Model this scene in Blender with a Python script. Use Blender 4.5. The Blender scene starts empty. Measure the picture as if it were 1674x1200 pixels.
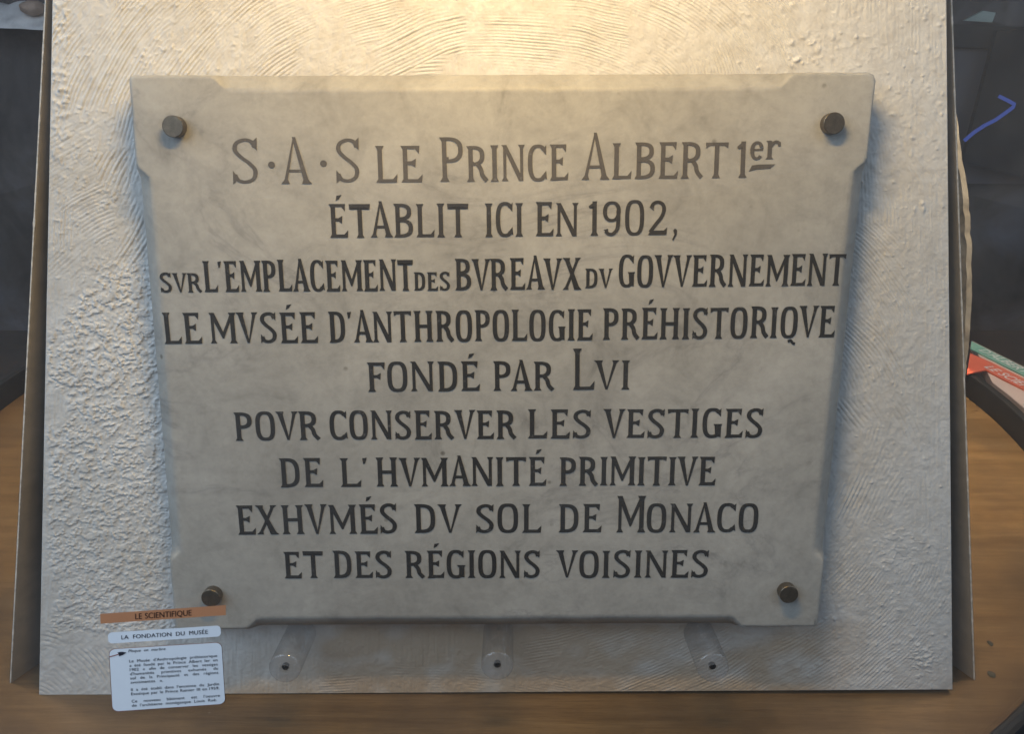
import bpy, bmesh, math, random
import numpy as np
from mathutils import Vector, Matrix, noise as mnoise

S = bpy.context.scene
C = S.collection
rad = math.radians
random.seed(7)

# ------------------------------------------------------------------ camera
PITCH = rad(24.0)
FPX = 1350.0                     # focal length in pixels of a 1674 px wide frame
H = 0.846                        # lens height above the table top
cam_d = bpy.data.cameras.new('camera')
cam = bpy.data.objects.new('camera', cam_d); C.objects.link(cam)
cam.location = (0, 0, H)
cam.rotation_euler = (rad(90) - PITCH, 0, 0)
cam_d.sensor_width = 36.0
cam_d.lens = 36.0 * FPX / 1674.0
cam_d.clip_start = 0.01
cam_d.clip_end = 100.0
S.camera = cam

# ------------------------------------------------------------------ world, lamps, exposure
w = bpy.data.worlds.new('World'); S.world = w; w.use_nodes = True
bg = w.node_tree.nodes['Background']
bg.inputs[0].default_value = (0.62, 0.70, 0.90, 1)
bg.inputs[1].default_value = 0.15

def area(name, loc, target, size, sizey, power, col):
    l = bpy.data.lights.new(name, 'AREA'); l.shape = 'RECTANGLE'
    l.size = size; l.size_y = sizey; l.energy = power; l.color = col
    o = bpy.data.objects.new(name, l); C.objects.link(o)
    o.location = loc
    o.rotation_euler = (Vector(target) - Vector(loc)).to_track_quat('-Z', 'Y').to_euler()
    return o
area('case_spot', (-0.02, 0.61, 1.255), (-0.01, 1.02, 0.74), 0.32, 0.05, 7.2, (1.0, 0.66, 0.22))
area('case_spot', (-0.92, 1.35, 1.6), (-0.88, 1.38, 0.0), 0.20, 0.20, 5.0, (1.0, 0.80, 0.52)).data.spread = rad(75)
area('case_spot', (0.82, 1.25, 1.6), (1.02, 1.48, 0.0), 0.20, 0.20, 10.0, (1.0, 0.82, 0.58)).data.spread = rad(75)
area('cool_fill_left', (-2.1, -0.5, 2.3), (-0.5, 0.95, 0.2), 3.4, 2.4, 94.0, (0.62, 0.79, 1.0))  # unseen broad cool fill from behind the viewer, left side
area('cool_fill_right', (2.3, -0.2, 2.4), (0.6, 0.95, 0.3), 3.2, 2.2, 38.0, (0.58, 0.77, 1.0))  # unseen cool fill, weaker, right side

vs = S.view_settings
vs.view_transform = 'Standard'; vs.look = 'None'; vs.exposure = 0.0; vs.gamma = 1.0
vs.use_curve_mapping = False
S.render.engine = 'CYCLES'
S.cycles.use_denoising = True
S.cycles.denoising_input_passes = 'RGB_ALBEDO_NORMAL'
S.cycles.denoising_prefilter = 'ACCURATE'
S.cycles.max_bounces = 10
S.cycles.transparent_max_bounces = 24
S.cycles.caustics_reflective = False
S.cycles.caustics_refractive = False
S.cycles.sample_clamp_indirect = 4.0

# ------------------------------------------------------------------ measuring helpers (where things stand)
F = Vector((0, math.cos(PITCH), -math.sin(PITCH)))
U = Vector((0, math.sin(PITCH), math.cos(PITCH)))
CAM = Vector((0, 0, H))
def ray(px, py):
    return F + Vector((1, 0, 0)) * ((px - 837.0) / FPX) + U * ((600.0 - py) / FPX)
def on_z(px, py, z=0.0):
    d = ray(px, py); return CAM + d * ((z - H) / d.z)
def on_y(px, py, y):
    d = ray(px, py); return CAM + d * (y / d.y)
# the leaning board: plane through O, axes X (right), V (up the board), N (out of the board)
TAU = 0.2268
q = math.sqrt(1 + TAU * TAU)
O = CAM + F * 1.0
N = -(F + U * TAU) / q
V = (U - F * TAU) / q
X = Vector((1, 0, 0))
def on_board(px, py, h=0.0):          # (u, v) on the sheet h metres in front of the board
    d = ray(px, py)
    t = (-h + (O - CAM).dot(-N)) / d.dot(-N)
    p = CAM + d * t - O
    return p.dot(X), p.dot(V)
BM = Matrix(((X.x, V.x, N.x, O.x), (X.y, V.y, N.y, O.y), (X.z, V.z, N.z, O.z), (0, 0, 0, 1)))
# the round table
TC = Vector((-0.045, 1.642, 0)); TR = 1.106
GR = TR + 0.014
def on_glass(px, py, r=GR):
    d = ray(px, py)
    ax, ay = CAM.x - TC.x, CAM.y - TC.y
    a = d.x**2 + d.y**2; b = 2 * (ax * d.x + ay * d.y); c = ax * ax + ay * ay - r * r
    t = (-b - math.sqrt(b * b - 4 * a * c)) / (2 * a)
    return CAM + d * t

# ------------------------------------------------------------------ object helpers
def link_mesh(name, verts, faces, mat, parent=None, smooth=False, matrix=None):
    me = bpy.data.meshes.new(name)
    me.from_pydata([tuple(v) for v in verts], [], faces)
    me.validate(); me.update()
    if smooth:
        me.polygons.foreach_set('use_smooth', [True] * len(me.polygons))
    o = bpy.data.objects.new(name, me); C.objects.link(o)
    if mat: me.materials.append(mat)
    if matrix is not None: o.matrix_world = matrix
    if parent is not None: o.parent = parent
    return o
def link_bm(name, bm, mat, parent=None, smooth=False, matrix=None):
    me = bpy.data.meshes.new(name)
    bmesh.ops.recalc_face_normals(bm, faces=bm.faces)
    bm.to_mesh(me); bm.free()
    if smooth:
        me.polygons.foreach_set('use_smooth', [True] * len(me.polygons))
        me.set_sharp_from_angle(angle=rad(40))
    o = bpy.data.objects.new(name, me); C.objects.link(o)
    me.materials.append(mat)
    if matrix is not None: o.matrix_world = matrix
    if parent is not None: o.parent = parent
    return o
def tag(o, label=None, cat=None, group=None, kind=None):
    if label: o['label'] = label
    if cat: o['category'] = cat
    if group: o['group'] = group
    if kind: o['kind'] = kind
    return o
def thing(name, matrix):
    o = bpy.data.objects.new(name, None); C.objects.link(o)
    o.empty_display_size = 0.05
    o.matrix_world = matrix
    return o
def prism(pts, h0, h1):
    bm = bmesh.new()
    a = [bm.verts.new((x, y, h0)) for x, y in pts]
    b = [bm.verts.new((x, y, h1)) for x, y in pts]
    n = len(pts)
    bm.faces.new(b); bm.faces.new(list(reversed(a)))
    for i in range(n):
        j = (i + 1) % n
        bm.faces.new((a[i], a[j], b[j], b[i]))
    return bm
def add_cyl(bm, r0, r1, z0, z1, n=40, cx=0, cy=0):
    a = [bm.verts.new((cx + r0 * math.cos(2*math.pi*i/n), cy + r0 * math.sin(2*math.pi*i/n), z0)) for i in range(n)]
    b = [bm.verts.new((cx + r1 * math.cos(2*math.pi*i/n), cy + r1 * math.sin(2*math.pi*i/n), z1)) for i in range(n)]
    for i in range(n):
        j = (i + 1) % n
        bm.faces.new((a[i], a[j], b[j], b[i]))
    return a, b
def lathe(prof, n=48, closed=True):
    """prof: list of (r, z); closed profile ring -> solid of revolution"""
    bm = bmesh.new()
    rings = []
    for r, z in prof:
        if r < 1e-6:
            rings.append([bm.verts.new((0, 0, z))])
        else:
            rings.append([bm.verts.new((r * math.cos(2*math.pi*i/n), r * math.sin(2*math.pi*i/n), z)) for i in range(n)])
    m = len(rings)
    for k in range(m if closed else m - 1):
        A, B = rings[k], rings[(k + 1) % m]
        for i in range(n):
            j = (i + 1) % n
            if len(A) == 1 and len(B) == 1: continue
            if len(A) == 1: bm.faces.new((A[0], B[i], B[j]))
            elif len(B) == 1: bm.faces.new((A[i], A[j], B[0]))
            else: bm.faces.new((A[i], A[j], B[j], B[i]))
    return bm

# ------------------------------------------------------------------ materials
def mat(name):
    m = bpy.data.materials.new(name); m.use_nodes = True
    nt = m.node_tree
    return m, nt, nt.nodes['Principled BSDF']
def nd(nt, typ, **kw):
    n = nt.nodes.new(typ)
    for k, v in kw.items(): setattr(n, k, v)
    return n
def ramp(nt, stops, interp='LINEAR'):
    r = nt.nodes.new('ShaderNodeValToRGB'); r.color_ramp.interpolation = interp
    els = r.color_ramp.elements
    while len(els) < len(stops): els.new(0.5)
    for e, (p, c) in zip(els, stops):
        e.position = p; e.color = (c[0], c[1], c[2], 1)
    return r
def tex_noise(nt, scale, detail=4, rough=0.55, dist=0.0, vec=None, sc=None):
    t = nt.nodes.new('ShaderNodeTexNoise')
    t.inputs['Scale'].default_value = scale; t.inputs['Detail'].default_value = detail
    t.inputs['Roughness'].default_value = rough; t.inputs['Distortion'].default_value = dist
    if vec is None:
        co = nt.nodes.new('ShaderNodeTexCoord'); vec = co.outputs['Object']
    if sc:
        mp = nt.nodes.new('ShaderNodeMapping'); mp.inputs['Scale'].default_value = sc
        nt.links.new(vec, mp.inputs['Vector']); vec = mp.outputs['Vector']
    nt.links.new(vec, t.inputs['Vector'])
    return t
def mixc(nt, a, b, fac, mode='MIX'):
    m = nt.nodes.new('ShaderNodeMix'); m.data_type = 'RGBA'; m.blend_type = mode
    L = nt.links
    for sock, v in ((m.inputs[6], a), (m.inputs[7], b), (m.inputs[0], fac)):
        if isinstance(v, (tuple, list)): sock.default_value = (v[0], v[1], v[2], 1)
        elif isinstance(v, float): sock.default_value = v
        else: L.new(v, sock)
    return m.outputs[2]
def bump(nt, bsdf, src, strength, dist):
    b = nt.nodes.new('ShaderNodeBump'); b.inputs['Strength'].default_value = strength
    b.inputs['Distance'].default_value = dist
    nt.links.new(src, b.inputs['Height']); nt.links.new(b.outputs['Normal'], bsdf.inputs['Normal'])
    return b
def plain(name, col, rough=0.5, metal=0.0, var=0.15, scale=30.0, spec=0.5):
    m, nt, p = mat(name)
    t = tex_noise(nt, scale, 5, 0.6)
    r = ramp(nt, [(0.3, [c * (1 - var) for c in col]), (0.7, [min(1, c * (1 + var)) for c in col])])
    nt.links.new(t.outputs['Fac'], r.inputs['Fac']); nt.links.new(r.outputs['Color'], p.inputs['Base Color'])
    p.inputs['Roughness'].default_value = rough; p.inputs['Metallic'].default_value = metal
    p.inputs['Specular IOR Level'].default_value = spec
    return m

def m_plaster():
    m, nt, p = mat('cream_plaster')
    a = tex_noise(nt, 5, 6, 0.6)
    b = tex_noise(nt, 60, 4, 0.6)
    r = ramp(nt, [(0.3, (0.58, 0.55, 0.50)), (0.55, (0.65, 0.63, 0.595)), (0.75, (0.69, 0.675, 0.645))])
    nt.links.new(a.outputs['Fac'], r.inputs['Fac'])
    r2 = ramp(nt, [(0.3, (0.86, 0.84, 0.82)), (0.6, (1, 1, 1))])
    nt.links.new(b.outputs['Fac'], r2.inputs['Fac'])
    c = mixc(nt, r.outputs['Color'], r2.outputs['Color'], 1.0, 'MULTIPLY')
    # brown of a dark reflection painted in, and bare edge patches (attribute written on the mesh)
    at = nd(nt, 'ShaderNodeAttribute'); at.attribute_name = 'shade_and_bare'
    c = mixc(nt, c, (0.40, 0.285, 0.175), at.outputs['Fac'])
    nt.links.new(c, p.inputs['Base Color'])
    p.inputs['Roughness'].default_value = 0.8
    p.inputs['Specular IOR Level'].default_value = 0.25
    f = tex_noise(nt, 420, 3, 0.65)
    bump(nt, p, f.outputs['Fac'], 0.35, 0.0012)
    return m
def m_marble():
    m, nt, p = mat('aged_white_marble')
    co = nd(nt, 'ShaderNodeTexCoord')
    cl = tex_noise(nt, 5.5, 7, 0.62, 0.4)
    r = ramp(nt, [(0.28, (0.325, 0.307, 0.272)), (0.5, (0.40, 0.38, 0.338)), (0.72, (0.47, 0.447, 0.40))])
    nt.links.new(cl.outputs['Fac'], r.inputs['Fac'])
    # grey smoky clouds
    g = tex_noise(nt, 17, 8, 0.68, 0.9)
    gr = ramp(nt, [(0.44, (1, 1, 1)), (0.60, (0.88, 0.88, 0.88)), (0.74, (0.66, 0.66, 0.66))])
    nt.links.new(g.outputs['Fac'], gr.inputs['Fac'])
    c = mixc(nt, r.outputs['Color'], gr.outputs['Color'], 1.0, 'MULTIPLY')
    # fine veins
    v = tex_noise(nt, 3.0, 6, 0.6, 1.6, sc=(1.0, 1.7, 1.0))
    sub = nd(nt, 'ShaderNodeMath', operation='SUBTRACT'); sub.inputs[1].default_value = 0.5
    ab = nd(nt, 'ShaderNodeMath', operation='ABSOLUTE')
    nt.links.new(v.outputs['Fac'], sub.inputs[0]); nt.links.new(sub.outputs[0], ab.inputs[0])
    vr = ramp(nt, [(0.0, (0.78, 0.78, 0.79)), (0.010, (0.90, 0.90, 0.91)), (0.04, (1, 1, 1))])
    nt.links.new(ab.outputs[0], vr.inputs['Fac'])
    mk = tex_noise(nt, 6, 3, 0.5)
    mr = ramp(nt, [(0.44, (0, 0, 0)), (0.62, (1, 1, 1))])
    nt.links.new(mk.outputs['Fac'], mr.inputs['Fac'])
    c2 = mixc(nt, (1, 1, 1), vr.outputs['Color'], mr.outputs['Color'])
    c = mixc(nt, c, c2, 1.0, 'MULTIPLY')
    # dirt flecks
    sp = nd(nt, 'ShaderNodeTexVoronoi'); sp.inputs['Scale'].default_value = 26
    nt.links.new(co.outputs['Object'], sp.inputs['Vector'])
    sr = ramp(nt, [(0.0, (0.35, 0.33, 0.30)), (0.055, (0.55, 0.53, 0.5)), (0.09, (1, 1, 1))])
    nt.links.new(sp.outputs['Distance'], sr.inputs['Fac'])
    smk = tex_noise(nt, 19, 2, 0.5)
    smr = ramp(nt, [(0.56, (0, 0, 0)), (0.64, (1, 1, 1))])
    nt.links.new(smk.outputs['Fac'], smr.inputs['Fac'])
    c3 = mixc(nt, (1, 1, 1), sr.outputs['Color'], smr.outputs['Color'])
    c = mixc(nt, c, c3, 1.0, 'MULTIPLY')
    # fine mottling
    fm = tex_noise(nt, 90, 7, 0.75)
    fr = ramp(nt, [(0.32, (0.86, 0.86, 0.86)), (0.58, (1.0, 1.0, 1.0))])
    nt.links.new(fm.outputs['Fac'], fr.inputs['Fac'])
    c = mixc(nt, c, fr.outputs['Color'], 1.0, 'MULTIPLY')
    nt.links.new(c, p.inputs['Base Color'])
    p.inputs['Roughness'].default_value = 0.5
    p.inputs['Specular IOR Level'].default_value = 0.35
    bump(nt, p, g.outputs['Fac'], 0.12, 0.002)
    return m
def m_wood():
    m, nt, p = mat('varnished_brown_wood')
    g = tex_noise(nt, 5, 8, 0.62, 0.6, sc=(0.6, 9.0, 1.0))
    r = ramp(nt, [(0.25, (0.110, 0.063, 0.026)), (0.5, (0.155, 0.094, 0.042)), (0.75, (0.205, 0.132, 0.064))])
    nt.links.new(g.outputs['Fac'], r.inputs['Fac'])
    f = tex_noise(nt, 46, 8, 0.75, 0.2, sc=(0.35, 9.0, 1.0))
    fr = ramp(nt, [(0.36, (0.76, 0.74, 0.72)), (0.58, (1, 1, 1))])
    nt.links.new(f.outputs['Fac'], fr.inputs['Fac'])
    c = mixc(nt, r.outputs['Color'], fr.outputs['Color'], 1.0, 'MULTIPLY')
    bl = tex_noise(nt, 4.5, 4, 0.6)
    br = ramp(nt, [(0.35, (0.66, 0.66, 0.68)), (0.65, (1.15, 1.10, 1.0))])
    nt.links.new(bl.outputs['Fac'], br.inputs['Fac'])
    c = mixc(nt, c, br.outputs['Color'], 1.0, 'MULTIPLY')
    # dusty grains and small pale scratches
    co = nd(nt, 'ShaderNodeTexCoord')
    sp = nd(nt, 'ShaderNodeTexVoronoi'); sp.inputs['Scale'].default_value = 75
    nt.links.new(co.outputs['Object'], sp.inputs['Vector'])
    spr = ramp(nt, [(0.0, (1, 1, 1)), (0.05, (0.6, 0.6, 0.6)), (0.10, (0, 0, 0))])
    nt.links.new(sp.outputs['Distance'], spr.inputs['Fac'])
    msk = tex_noise(nt, 23, 2, 0.5)
    mkr = ramp(nt, [(0.55, (0, 0, 0)), (0.68, (0.55, 0.55, 0.55))])
    nt.links.new(msk.outputs['Fac'], mkr.inputs['Fac'])
    mm_ = mixc(nt, spr.outputs['Color'], mkr.outputs['Color'], 1.0, 'MULTIPLY')
    c = mixc(nt, c, (0.46, 0.40, 0.32), mm_)
    pore = tex_noise(nt, 120, 5, 0.8, 0.0, sc=(0.22, 3.2, 1.0))
    por = ramp(nt, [(0.36, (0.55, 0.52, 0.5)), (0.48, (1, 1, 1))])
    nt.links.new(pore.outputs['Fac'], por.inputs['Fac'])
    c = mixc(nt, c, por.outputs['Color'], 0.4, 'MULTIPLY')
    nt.links.new(c, p.inputs['Base Color'])
    rr = ramp(nt, [(0.3, (0.26, 0.26, 0.26)), (0.7, (0.42, 0.42, 0.42))])
    nt.links.new(f.outputs['Fac'], rr.inputs['Fac']); nt.links.new(rr.outputs['Color'], p.inputs['Roughness'])
    bump(nt, p, f.outputs['Fac'], 0.12, 0.001)
    return m
def m_glass():
    m, nt, p = mat('veiled_clear_glass')
    nt.nodes.remove(p)
    out = nt.nodes['Material Output']
    tr = nd(nt, 'ShaderNodeBsdfTransparent'); tr.inputs[0].default_value = (0.985, 0.99, 0.99, 1)
    gl = nd(nt, 'ShaderNodeBsdfGlossy'); gl.inputs['Roughness'].default_value = 0.015
    df = nd(nt, 'ShaderNodeBsdfDiffuse'); df.inputs[0].default_value = (0.8, 0.8, 0.8, 1)
    tl = nd(nt, 'ShaderNodeBsdfTranslucent'); tl.inputs[0].default_value = (0.8, 0.8, 0.8, 1)
    veil_film = nd(nt, 'ShaderNodeMixShader'); veil_film.inputs[0].default_value = 0.5  # film added to stand in for reflections that veil the glass
    nt.links.new(df.outputs[0], veil_film.inputs[1]); nt.links.new(tl.outputs[0], veil_film.inputs[2])
    lw = nd(nt, 'ShaderNodeLayerWeight'); lw.inputs['Blend'].default_value = 0.5
    pw = nd(nt, 'ShaderNodeMath', operation='POWER'); pw.inputs[1].default_value = 5.0
    nt.links.new(lw.outputs['Facing'], pw.inputs[0])
    ml = nd(nt, 'ShaderNodeMath', operation='MULTIPLY_ADD'); ml.inputs[1].default_value = 0.9; ml.inputs[2].default_value = 0.04
    nt.links.new(pw.outputs[0], ml.inputs[0])
    m1 = nd(nt, 'ShaderNodeMixShader'); nt.links.new(ml.outputs[0], m1.inputs[0])
    nt.links.new(tr.outputs[0], m1.inputs[1]); nt.links.new(gl.outputs[0], m1.inputs[2])
    sm = tex_noise(nt, 6, 5, 0.6)
    sr = ramp(nt, [(0.35, (0.010, 0.010, 0.010)), (0.7, (0.032, 0.032, 0.032))])
    nt.links.new(sm.outputs['Fac'], sr.inputs['Fac'])
    m2 = nd(nt, 'ShaderNodeMixShader'); nt.links.new(sr.outputs['Color'], m2.inputs[0])
    nt.links.new(m1.outputs[0], m2.inputs[1]); nt.links.new(veil_film.outputs[0], m2.inputs[2])
    nt.links.new(m2.outputs[0], out.inputs['Surface'])
    return m
def m_acrylic(name='clear_acrylic', cap=0.0):
    m, nt, p = mat(name)
    out = nt.nodes['Material Output']
    p.inputs['Base Color'].default_value = (0.55, 0.56, 0.58, 1)
    p.inputs['Roughness'].default_value = 0.08
    tr = nd(nt, 'ShaderNodeBsdfTransparent'); tr.inputs[0].default_value = (0.96, 0.965, 0.97, 1)
    lw = nd(nt, 'ShaderNodeLayerWeight'); lw.inputs['Blend'].default_value = 0.5
    pw = nd(nt, 'ShaderNodeMath', operation='POWER'); pw.inputs[1].default_value = 3.0
    nt.links.new(lw.outputs['Facing'], pw.inputs[0])
    ml = nd(nt, 'ShaderNodeMath', operation='MULTIPLY_ADD'); ml.inputs[1].default_value = 0.55; ml.inputs[2].default_value = 0.06
    nt.links.new(pw.outputs[0], ml.inputs[0])
    gl = nd(nt, 'ShaderNodeBsdfGlossy'); gl.inputs['Roughness'].default_value = 0.05
    m1 = nd(nt, 'ShaderNodeMixShader'); nt.links.new(ml.outputs[0], m1.inputs[0])
    nt.links.new(tr.outputs[0], m1.inputs[1]); nt.links.new(gl.outputs[0], m1.inputs[2])
    hz = tex_noise(nt, 70, 4, 0.6)
    hr = ramp(nt, [(0.35, (0.015 + cap, 0.015 + cap, 0.015 + cap)), (0.7, (0.06 + 2 * cap, 0.06 + 2 * cap, 0.06 + 2 * cap))])
    nt.links.new(hz.outputs['Fac'], hr.inputs['Fac'])
    m2 = nd(nt, 'ShaderNodeMixShader'); nt.links.new(hr.outputs['Color'], m2.inputs[0])
    nt.links.new(m1.outputs[0], m2.inputs[1]); nt.links.new(p.outputs[0], m2.inputs[2])
    nt.links.new(m2.outputs[0], out.inputs['Surface'])
    return m
def m_paint(name, col, wear):
    m, nt, p = mat(name)
    t = tex_noise(nt, 120, 8, 0.75)
    r = ramp(nt, [(0.30, [c * 0.8 for c in col]), (0.60, col), (0.72, [c + wear * (0.3 - c) for c in col])])
    nt.links.new(t.outputs['Fac'], r.inputs['Fac']); nt.links.new(r.outputs['Color'], p.inputs['Base Color'])
    p.inputs['Roughness'].default_value = 0.6
    p.inputs['Specular IOR Level'].default_value = 0.3
    return m

M_PLASTER = m_plaster(); M_MARBLE = m_marble(); M_WOOD = m_wood(); M_GLASS = m_glass(); M_ACR = m_acrylic()
M_BLACK = plain('black_rubber_rim', (0.016, 0.015, 0.015), 0.45)
M_SIDE = plain('grey_brown_board', (0.27, 0.235, 0.195), 0.75, 0, 0.12, 40)
M_EDGE = plain('chipped_pale_edge', (0.62, 0.58, 0.52), 0.8, 0, 0.35, 160)
M_BRONZE = plain('old_bronze', (0.13, 0.105, 0.075), 0.36, 0.75, 0.25, 140)
M_SCREW = plain('dark_steel', (0.06, 0.055, 0.05), 0.35, 0.8)
M_STONE = None

# ------------------------------------------------------------------ setting: table, background
table = thing('round_table', Matrix.Translation(TC))
tag(table, 'round brown wooden display table with a raised black rim', 'table')
bm = lathe([(0, 0.0), (TR, 0.0), (TR, -0.05), (0, -0.05)], 160, closed=False)
top = link_bm('tabletop', bm, M_WOOD, table)
bm = lathe([(TR + 0.001, 0.047), (TR + 0.004, 0.051), (TR + 0.019, 0.051), (TR + 0.022, 0.047), (TR + 0.022, -0.06), (TR + 0.001, -0.06)], 192)
rim = link_bm('rim', bm, M_BLACK, table, smooth=True)
bm = lathe([(TR - 0.03, -0.052), (TR - 0.03, -0.84), (TR - 0.06, -0.84), (TR - 0.06, -0.052)], 96)
link_bm('skirt', bm, plain('dark_skirt', (0.05, 0.04, 0.035), 0.6), table, smooth=True)

M_FLOOR = plain('dark_floor', (0.075, 0.065, 0.058), 0.45, 0, 0.2, 6)
o = link_mesh('floor', [(-8, -6, -0.845), (8, -6, -0.845), (8, 8, -0.845), (-8, 8, -0.845)], [(0, 1, 2, 3)], M_FLOOR)
tag(o, kind='structure')

def m_wall():
    m, nt, p = mat('dim_wall')
    a = tex_noise(nt, 1.3, 5, 0.6, 1.0)
    r = ramp(nt, [(0.32, (0.030, 0.026, 0.026)), (0.5, (0.11, 0.097, 0.092)), (0.7, (0.19, 0.19, 0.22))])
    nt.links.new(a.outputs['Fac'], r.inputs['Fac']); nt.links.new(r.outputs['Color'], p.inputs['Base Color'])
    p.inputs['Roughness'].default_value = 0.7
    return m
YW = 4.3
bm = bmesh.new(); bmesh.ops.create_cube(bm, size=1, matrix=Matrix.Translation((0, YW + 0.1, 1.4)) @ Matrix.Diagonal((16, 0.2, 4.5, 1)))
o = link_bm('back_wall', bm, m_wall())
tag(o, 'dim grey brown wall far behind the display case', 'wall', kind='structure')

def box_between(p0, p1, y0, y1):
    bm = bmesh.new()
    bmesh.ops.create_cube(bm, size=1, matrix=Matrix.Translation(((p0[0]+p1[0])/2, (y0+y1)/2, (p0[1]+p1[1])/2)) @
                          Matrix.Diagonal((abs(p1[0]-p0[0]), abs(y1-y0), abs(p1[1]-p0[1]), 1)))
    return bm
def wall_prism(name, pxs, depth, thick, material, parent=None, smooth=False):
    """flat piece standing at distance `depth`, thick metres deep"""
    pts = [on_y(x, y, depth) for x, y in pxs]
    n = len(pts)
    verts = [p for p in pts] + [p + Vector((0, thick, 0)) for p in pts]
    faces = [tuple(range(n)), tuple(reversed(range(n, 2 * n)))] + [(i, n + i, n + (i + 1) % n, (i + 1) % n) for i in range(n)]
    bm = bmesh.new()
    vv = [bm.verts.new(v) for v in verts]
    for f in faces: bm.faces.new([vv[i] for i in f])
    return link_bm(name, bm, material, parent, smooth)

# right: rail, pale green patch, black piece standing in for a reflection, blue line
o = wall_prism('wall_rail', [(1480, 36), (1700, 44), (1700, 82), (1480, 72)], YW - 0.07, 0.07, plain('dark_rail', (0.045, 0.042, 0.04), 0.4))
tag(o, 'dark horizontal rail across the wall at upper right', 'wall rail')
o = wall_prism('wall_panel', [(1480, 74), (1700, 84), (1700, 300), (1480, 300)], YW - 0.03, 0.03, plain('mauve_panel', (0.13, 0.12, 0.13), 0.6, 0, 0.12, 3))
tag(o, 'muted mauve grey wall panel below the dark rail', 'wall panel')
o = wall_prism('pale_patch', [(1577, 33), (1608, 17), (1628, 20), (1622, 36)], YW - 0.10, 0.02, plain('pale_green_patch', (0.42, 0.50, 0.45), 0.3, 0, 0.1, 8))
tag(o, 'small pale green slanted patch above the dark rail', 'patch')
o = wall_prism('dark_reflection', [(1630, 50), (1760, 40), (1760, 312), (1574, 264)], YW - 0.16, 0.03, plain('dark_reflection_fill', (0.018, 0.017, 0.018), 0.75, 0, 0.3, 8))
tag(o, 'black slanted shape standing in for a dark reflection at right', 'reflection shape')
def stroke_px(name, pts, wpx, depth, thick, material, parent=None):
    bm = bmesh.new(); L = []; R = []
    P = [on_y(x, y, depth) for x, y in pts]
    hw = wpx / FPX * depth / 2
    for i, p in enumerate(P):
        a = P[max(0, i - 1)]; b = P[min(len(P) - 1, i + 1)]
        t = (b - a); n_ = Vector((-t.z, 0, t.x)).normalized() * hw
        L.append(p + n_); R.append(p - n_)
    f = [bm.verts.new(v) for v in L]; g = [bm.verts.new(v) for v in R]
    f2 = [bm.verts.new(v + Vector((0, thick, 0))) for v in L]; g2 = [bm.verts.new(v + Vector((0, thick, 0))) for v in R]
    for i in range(len(P) - 1):
        bm.faces.new((f[i], f[i+1], g[i+1], g[i])); bm.faces.new((f2[i], g2[i], g2[i+1], f2[i+1]))
        bm.faces.new((f[i], f2[i], f2[i+1], f[i+1])); bm.faces.new((g[i], g[i+1], g2[i+1], g2[i]))
    bm.faces.new((f[0], g[0], g2[0], f2[0])); bm.faces.new((f[-1], f2[-1], g2[-1], g[-1]))
    return link_bm(name, bm, material, parent)
mb, ntb, pb = mat('glowing_blue_paint')
pb.inputs['Base Color'].default_value = (0.08, 0.13, 0.55, 1)
pb.inputs['Emission Color'].default_value = (0.10, 0.17, 0.62, 1); pb.inputs['Emission Strength'].default_value = 0.22  # blue painted line given a faint added glow
o = stroke_px('blue_line', [(1577, 230), (1592, 217), (1610, 205), (1628, 196), (1645, 184), (1657, 175), (1659, 170), (1650, 165), (1634, 157)], 5.0, YW - 0.172, 0.01, mb)
tag(o, 'slim blue line with an added faint glow, bent like a hook', 'painted line')
# left: pale shape standing in for a reflection, high up
m_pale = plain('pale_reflection_fill', (0.80, 0.78, 0.76), 0.7, 0, 0.2, 9)
bm = bmesh.new()
nx, ny = 60, 14
pa, pb_ = on_y(-160, 38, YW - 0.25), on_y(150, 52, YW - 0.25)
grid = []
for j in range(ny + 1):
    row = []
    for i in range(nx + 1):
        u_ = i / nx; v_ = j / ny
        p = pa.lerp(pb_, u_)
        hgt = 0.10 + 0.05 * mnoise.noise(Vector((u_ * 6, 3, 0))) 
        z = p.z + v_ * hgt
        y = p.y + 0.17 * v_ ** 1.5 + 0.03 * mnoise.noise(Vector((u_ * 9, v_ * 3, 1)))
        row.append(bm.verts.new((p.x, y, z)))
    grid.append(row)
for j in range(ny):
    for i in range(nx):
        bm.faces.new((grid[j][i], grid[j][i+1], grid[j+1][i+1], grid[j+1][i]))
ext = bmesh.ops.extrude_face_region(bm, geom=bm.faces[:])
for e in ext['geom']:
    if isinstance(e, bmesh.types.BMVert): e.co.y = YW - 0.005
o = link_bm('pale_reflection', bm, m_pale, smooth=True)
tag(o, 'pale uneven shape standing in for a reflection at upper left', 'pale reflection stand-in')
bm = bmesh.new()  # pinkish blob belonging to the same stand-in reflection
bmesh.ops.create_icosphere(bm, subdivisions=3, radius=1)
c0 = on_y(54, 12, YW - 0.2)
for v in bm.verts:
    k = 1 + 0.2 * mnoise.noise(v.co * 1.7)
    v.co = Vector((v.co.x * 0.055 * k, v.co.y * 0.05 * k, v.co.z * 0.032 * k)) + c0
o = link_bm('pink_blob', bm, plain('pinkish_blob', (0.46, 0.33, 0.25), 0.7), smooth=True)
tag(o, 'small pinkish blob within the pale reflection shape', 'reflection blob')

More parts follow.
